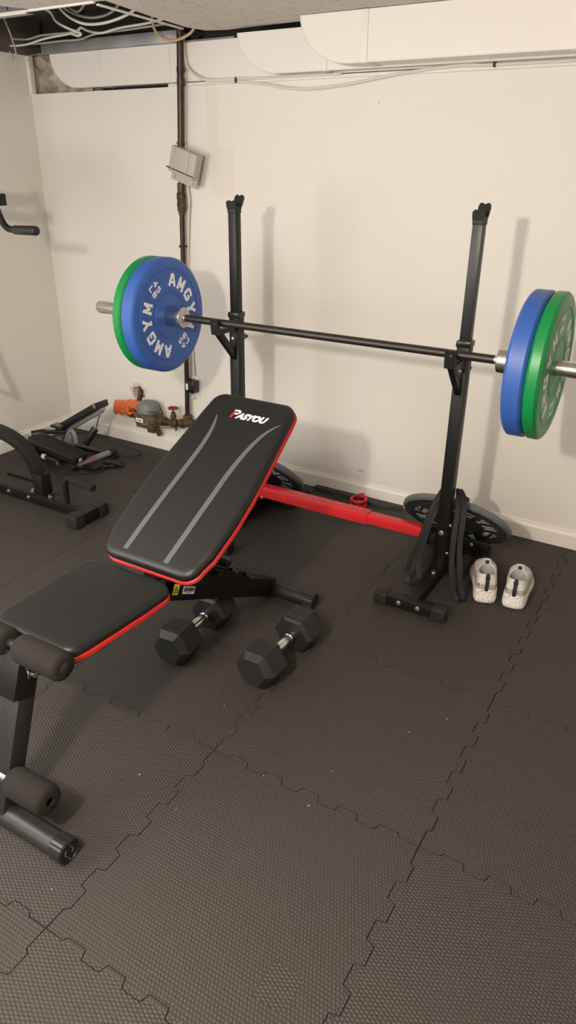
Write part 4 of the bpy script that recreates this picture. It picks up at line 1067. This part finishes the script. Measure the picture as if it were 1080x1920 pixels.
# curved brace rising from the rail
b = MB(); arc = [(-2.585, 2.074, .055), (-2.590, 2.074, .13), (-2.603, 2.074, .19), (-2.638, 2.074, .25), (-2.70, 2.074, .295), (-2.79, 2.074, .322), (-2.92, 2.074, .335), (-3.05, 2.074, .34)]
b.ribbon(arc, .052, .052, (0, 1, 0), False, 6); b.build('curved_brace', 'frame', t, angle=50)
b = MB(); b.box((-2.578, 2.074, .115), (.062, .060, .11), .006); b.box((-2.585, 2.074, .060), (.10, .062, .008), .002); b.build('brace_socket', 'frame', t)
for x in (-2.53, -2.645):
    b = MB(); b.lathe([(0, 0), (.011, 0), (.011, .004), (.008, .005), (.008, .014), (0, .015)], (x, 2.066, .056), (0, 0, 1), 14); b.build('frame_bolt', 'zinc', t)
for x in (-2.80, -2.66):
    b = MB(); b.lathe([(0, 0), (.009, 0), (.009, .003), (.006, .004), (.006, .008), (0, .009)], (x, 2.047, .032), (0, -1, 0), 14); b.build('frame_bolt', 'zinc', t)
b = MB(); b.box((-3.05, 2.074, 1.0), (.055, .055, 1.95), .003); b.build('main_post', 'frame', t)

b = MB(); b.cyl((-3.05, 2.50, .028), (-2.60, 2.47, .008), .006, n=8) if False else b.box((-2.90, 2.235, .008), (.28, .014, .012), .003); b.build('floor_bar', 'frame', t)
b = MB(); b.tube([(-2.652, 2.10, 1.44), (-2.645, 2.10, 1.38), (-2.632, 2.10, 1.305), (-2.600, 2.10, 1.248), (-2.55, 2.10, 1.234), (-2.43, 2.10, 1.236)], .0135, 14, 6); ah = b.build('dip_handle', 'frame', t)
b = MB(); b.cyl((-2.548, 2.10, 1.2345), (-2.412, 2.10, 1.237), .0185, n=20, bev=.008); b.build('grip', 'plastic', ah)
b = MB(); b.box((-2.625, 2.10, 1.345), (.05, .055, .045), .004); b.box((-2.85, 2.09, 1.335), (.42, .05, .04), .003); b.build('handle_clamp', 'frame', t)
b = MB(); b.box((-2.86, 2.10, 1.395), (.32, .11, .045), .012); b.build('armrest', 'leather', t)

b = MB(); b.tube([(-3.03, 2.09, .78), (-2.93, 2.09, .74), (-2.86, 2.09, .53), (-3.03, 2.09, .56)], .016, 10, 0); b.build('leg_brace', 'frame', t)

# ================================================================== STEPPER
t = thing('mini_stepper', 'small black and grey stair stepper in the corner by the baseboard', 'stepper', (-2.92, 2.58, 0))
# cross tubes
b = MB(); b.cyl((-2.775, 2.455, .030), (-2.742, 2.690, .036), .0165, n=24); ct = b.build('front_tube', 'roller_grey', t, label='grey painted floor tube with red print')
b = MB(); b.cyl((-2.779, 2.425, .029), (-2.774, 2.465, .0302), .0215, n=24, bev=.004); b.build('tube_end', 'rubber', ct)
b = MB(); b.cyl((-2.743, 2.683, .036), (-2.738, 2.725, .037), .0215, n=24, bev=.004); b.build('tube_end', 'rubber', ct)
b = MB(); mm = frame_xy((-2.7575 + .0098, 2.565, .0335 + .0136), (.139, .985, .02), (-.8, .11, .58)); 
b.strokes([(0, .1, .25, .9, .16), (.2, .9, .45, .1, .16), (.4, .5, .7, .8, .14), (.6, .2, .95, .5, .14), (.75, .8, 1, .6, .12)], .1, .0008, mm, (.06, .016)); b.build('red_print', 'red_print', ct)
b = MB(); b.box((-3.135, 2.505, .032), (.052, .10, .052), .008); b.build('rear_foot', 'rubber', t)
b = MB(); b.cyl((-3.12, 2.52, .045), (-3.04, 2.62, .075), .022, n=20); b.build('rear_tube', 'roller_grey', t)
b = MB(); b.beam((-3.13, 2.52, .018), (-2.66, 2.50, .014), .03, .018, .003); b.beam((-2.78, 2.47, .012), (-2.62, 2.60, .012), .02, .014, .003); b.beam((-3.10, 2.70, .018), (-2.70, 2.70, .016), .03, .018, .003); b.beam((-2.70, 2.60, .016), (-2.60, 2.63, .016), .045, .024, .004); b.build('base_frame', 'frame', t)
b = MB(); b.cyl((-2.655, 2.555, .016), (-2.655, 2.535, .016), .014, n=16); b.build('base_wheel', 'rubber', t)
b = MB(); b.cyl((-2.60, 2.63, .014), (-2.60, 2.61, .014), .012, n=16); b.build('base_wheel', 'rubber', t)
# near pedal
m1 = frame_xy((-2.91, 2.475, .112), (.985, -.03, -.125), (0, .985, 0))
def pedal(m):
    b = MB(); out = []
    hx, hy, r = .185, .060, .028
    for cx, cy, a0 in ((hx - r, -hy + r, -PI / 2), (hx - r, hy - r, 0), (-hx + r, hy - r, PI / 2), (-hx + r, -hy + r, PI)):
        out += [(cx + r * math.cos(a0 + PI / 2 * k / 6), cy + r * math.sin(a0 + PI / 2 * k / 6)) for k in range(7)]
    b.loft([[(x * s, y * s2, z) for x, y in out] for s, s2, z in ((.90, .8, -.034), (.97, .95, -.030), (1, 1, -.006), (.99, .98, .0), (.965, .92, .0), (.955, .90, -.003))], m)
    o = b.build('pedal', 'plastic', t, angle=40)
    b = MB(); b.box((0, 0, -.0025), (.33, .095, .003), .001, m)
    for k in range(9): b.box((0, -.040 + .010 * k, -.0005), (.32, .003, .0025), .0005, m)
    b.build('tread', 'rubber', o); return o
pe = pedal(m1)
b = MB(); b.box((.1855, -.010, -.018), (.002, .018, .018), .0003, m1); b.build('pedal_label', 'label', pe)
b = MB(); b.box((.1868, -.010, -.018), (.0008, .012, .012), .0002, m1); b.build('label_print', 'cable_grey', pe)
# far pedal, raised
m2 = frame_xy((-2.905, 2.665, .245), (.865, .02, .50), (0, .985, 0))
pedal(m2)
b = MB(); b.beam(m2 @ V((-.20, 0, -.045)), m2 @ V((.15, 0, -.045)), .035, .024, .003); b.build('pedal_arm', 'roller_grey', t)
b = MB(); b.beam(m1 @ V((-.19, 0, -.045)), m1 @ V((.15, 0, -.045)), .035, .024, .003); b.build('pedal_arm', 'frame', t)
b = MB(); b.cyl((-2.85, 2.62, .085), (-2.80, 2.655, .175), .020, n=20, bev=.003); b.build('piston_cylinder', 'plastic', t)
b = MB(); b.cyl((-2.80, 2.655, .175), (-2.765, 2.68, .285), .006, n=12); b.cyl((-2.765, 2.66, .285), (-2.765, 2.70, .285), .013, n=14); b.build('piston_rod', 'zinc', t)
b = MB(); b.cyl((-2.95, 2.425, .052), (-2.84, 2.415, .050), .013, n=16, bev=.003); b.cyl((-2.985, 2.43, .052), (-2.955, 2.43, .052), .010, n=12); b.build('near_piston', 'plastic', t)
b = MB(); b.cyl((-2.972, 2.422, .055), (-2.950, 2.421, .054), .0145, n=16); b.build('piston_label', 'label', t)
for q in ((-2.84, 2.408, .048), (-3.03, 2.43, .05), (-2.78, 2.685, .270)):
    b = MB(); b.cyl(q, (q[0], q[1] - .012, q[2]), .009, n=12); b.build('pivot_bolt', 'zinc', t)
# hub, counter and cord
b = MB(); b.box((-3.02, 2.60, .165), (.085, .055, .016), .004, None); b.box((-3.02, 2.60, .15), (.04, .03, .03), .004); cn = b.build('counter', 'plastic', t)
b = MB(); b.box((-3.02, 2.60, .1735), (.05, .03, .0015), .0003); b.build('display', 'roller_grey', cn)
b = MB(); b.cyl((-3.150, 2.51, .118), (-3.10, 2.57, .122), .021, n=20, bev=.004); b.beam((-3.12, 2.56, .125), (-2.98, 2.60, .140), .03, .02, .003); b.build('pivot_hub', 'plastic', t)
b = MB(); b.tube([(-3.0, 2.60, .05), (-2.97, 2.60, .10), (-2.945, 2.60, .145), (-2.925, 2.60, .155), (-2.905, 2.60, .14), (-2.90, 2.60, .09)], .012, 10); b.beam((-2.96, 2.61, .03), (-2.95, 2.61, .14), .03, .03, .003); b.build('yoke', 'roller_grey', t)
b = MB(); b.tube([(-2.95, 2.66, .12), (-2.85, 2.72, .10), (-2.75, 2.78, .05), (-2.66, 2.84, .010), (-2.63, 2.80, .008), (-2.70, 2.74, .008), (-2.80, 2.70, .01)], .0042, 8); b.tube([(-3.09, 2.48, .13), (-3.06, 2.44, .09), (-3.01, 2.43, .04), (-2.93, 2.40, .010), (-2.83, 2.385, .007), (-2.73, 2.42, .007), (-2.64, 2.52, .007)], .0042, 8); b.build('cord', 'rubber', t)

# ---- lint specks on the mats
b = MB(); rnd = random.Random(21)
for (x, y) in ((-1.06, 1.02), (-.77, 1.19), (-.62, 1.165), (-.42, 1.66), (-1.02, 1.36), (-.50, 1.55), (-.9, .98), (-.62, 1.30), (-1.0, .66)):
    a = rnd.uniform(0, PI); l = rnd.uniform(.002, .007)
    b.beam((x, y, .0006), (x + l * math.cos(a), y + l * math.sin(a), .0008), .0014, .0008, 0)
o = b.build('lint', 'lint'); o['kind'] = 'stuff'; o['label'] = 'pale specks of lint scattered on the dark foam mats'; o['category'] = 'lint'

# ================================================================== LIGHT
def point(name, loc, e, col, r):
    l = bpy.data.lights.new(name, 'POINT'); l.energy = e; l.color = col; l.shadow_soft_size = r
    o = bpy.data.objects.new(name, l); C.objects.link(o); o.location = loc; return o
def area(name, loc, rot, e, col, sx, sy):
    l = bpy.data.lights.new(name, 'AREA'); l.energy = e; l.color = col; l.shape = 'RECTANGLE'; l.size = sx; l.size_y = sy
    o = bpy.data.objects.new(name, l); C.objects.link(o); o.location = loc; o.rotation_euler = rot; return o
point('ceiling_bulb', (-.71, -.25, 1.715), 150, (1.0, .88, .735), .05)
point('rear_fill', (-2.2, -1.1, 1.0), 38, (.97, .975, 1.0), .32)  # added fill light, no real bulb: lifts the ambient from behind the camera
point('left_fill', (-2.3, .1, 1.35), 66, (.98, .98, 1.0), .42)  # added unseen fill, brightens the left wall and ceiling
point('side_fill', (1.5, .3, 1.3), 4, (.98, .98, 1.0), .22)  # weak fill added from the right, not a lamp of the room
point('front_fill', (.7, -1.8, 1.0), 10, (1.0, .97, .93), .22)  # added soft fill near the front wall, no fixture there
w = bpy.data.worlds.new('world'); bpy.context.scene.world = w; w.use_nodes = True
w.node_tree.nodes['Background'].inputs[0].default_value = (.9, .93, 1, 1); w.node_tree.nodes['Background'].inputs[1].default_value = .15

# ================================================================== CAMERA
cam = bpy.data.cameras.new('camera'); co = bpy.data.objects.new('camera', cam); C.objects.link(co)
a_, b_, c_ = math.radians(64.181), math.radians(-1.3468), math.radians(32.0466)
Rx = Matrix.Rotation(a_, 3, 'X'); Ry = Matrix.Rotation(b_, 3, 'Y'); Rz = Matrix.Rotation(c_, 3, 'Z')
m = (Rz @ Rx @ Ry).to_4x4(); m.translation = (0, 0, 1.475); co.matrix_world = m
cam.sensor_fit = 'VERTICAL'; cam.sensor_height = 36.0; cam.lens = 1336.4 / 1920 * 36; cam.clip_start = .05
bpy.context.scene.camera = co
vs = bpy.context.scene.view_settings
bpy.context.scene.display_settings.display_device = 'sRGB'
vs.view_transform = 'Standard'; vs.look = 'None'; vs.exposure = -0.13; vs.gamma = 1.0; vs.use_curve_mapping = False
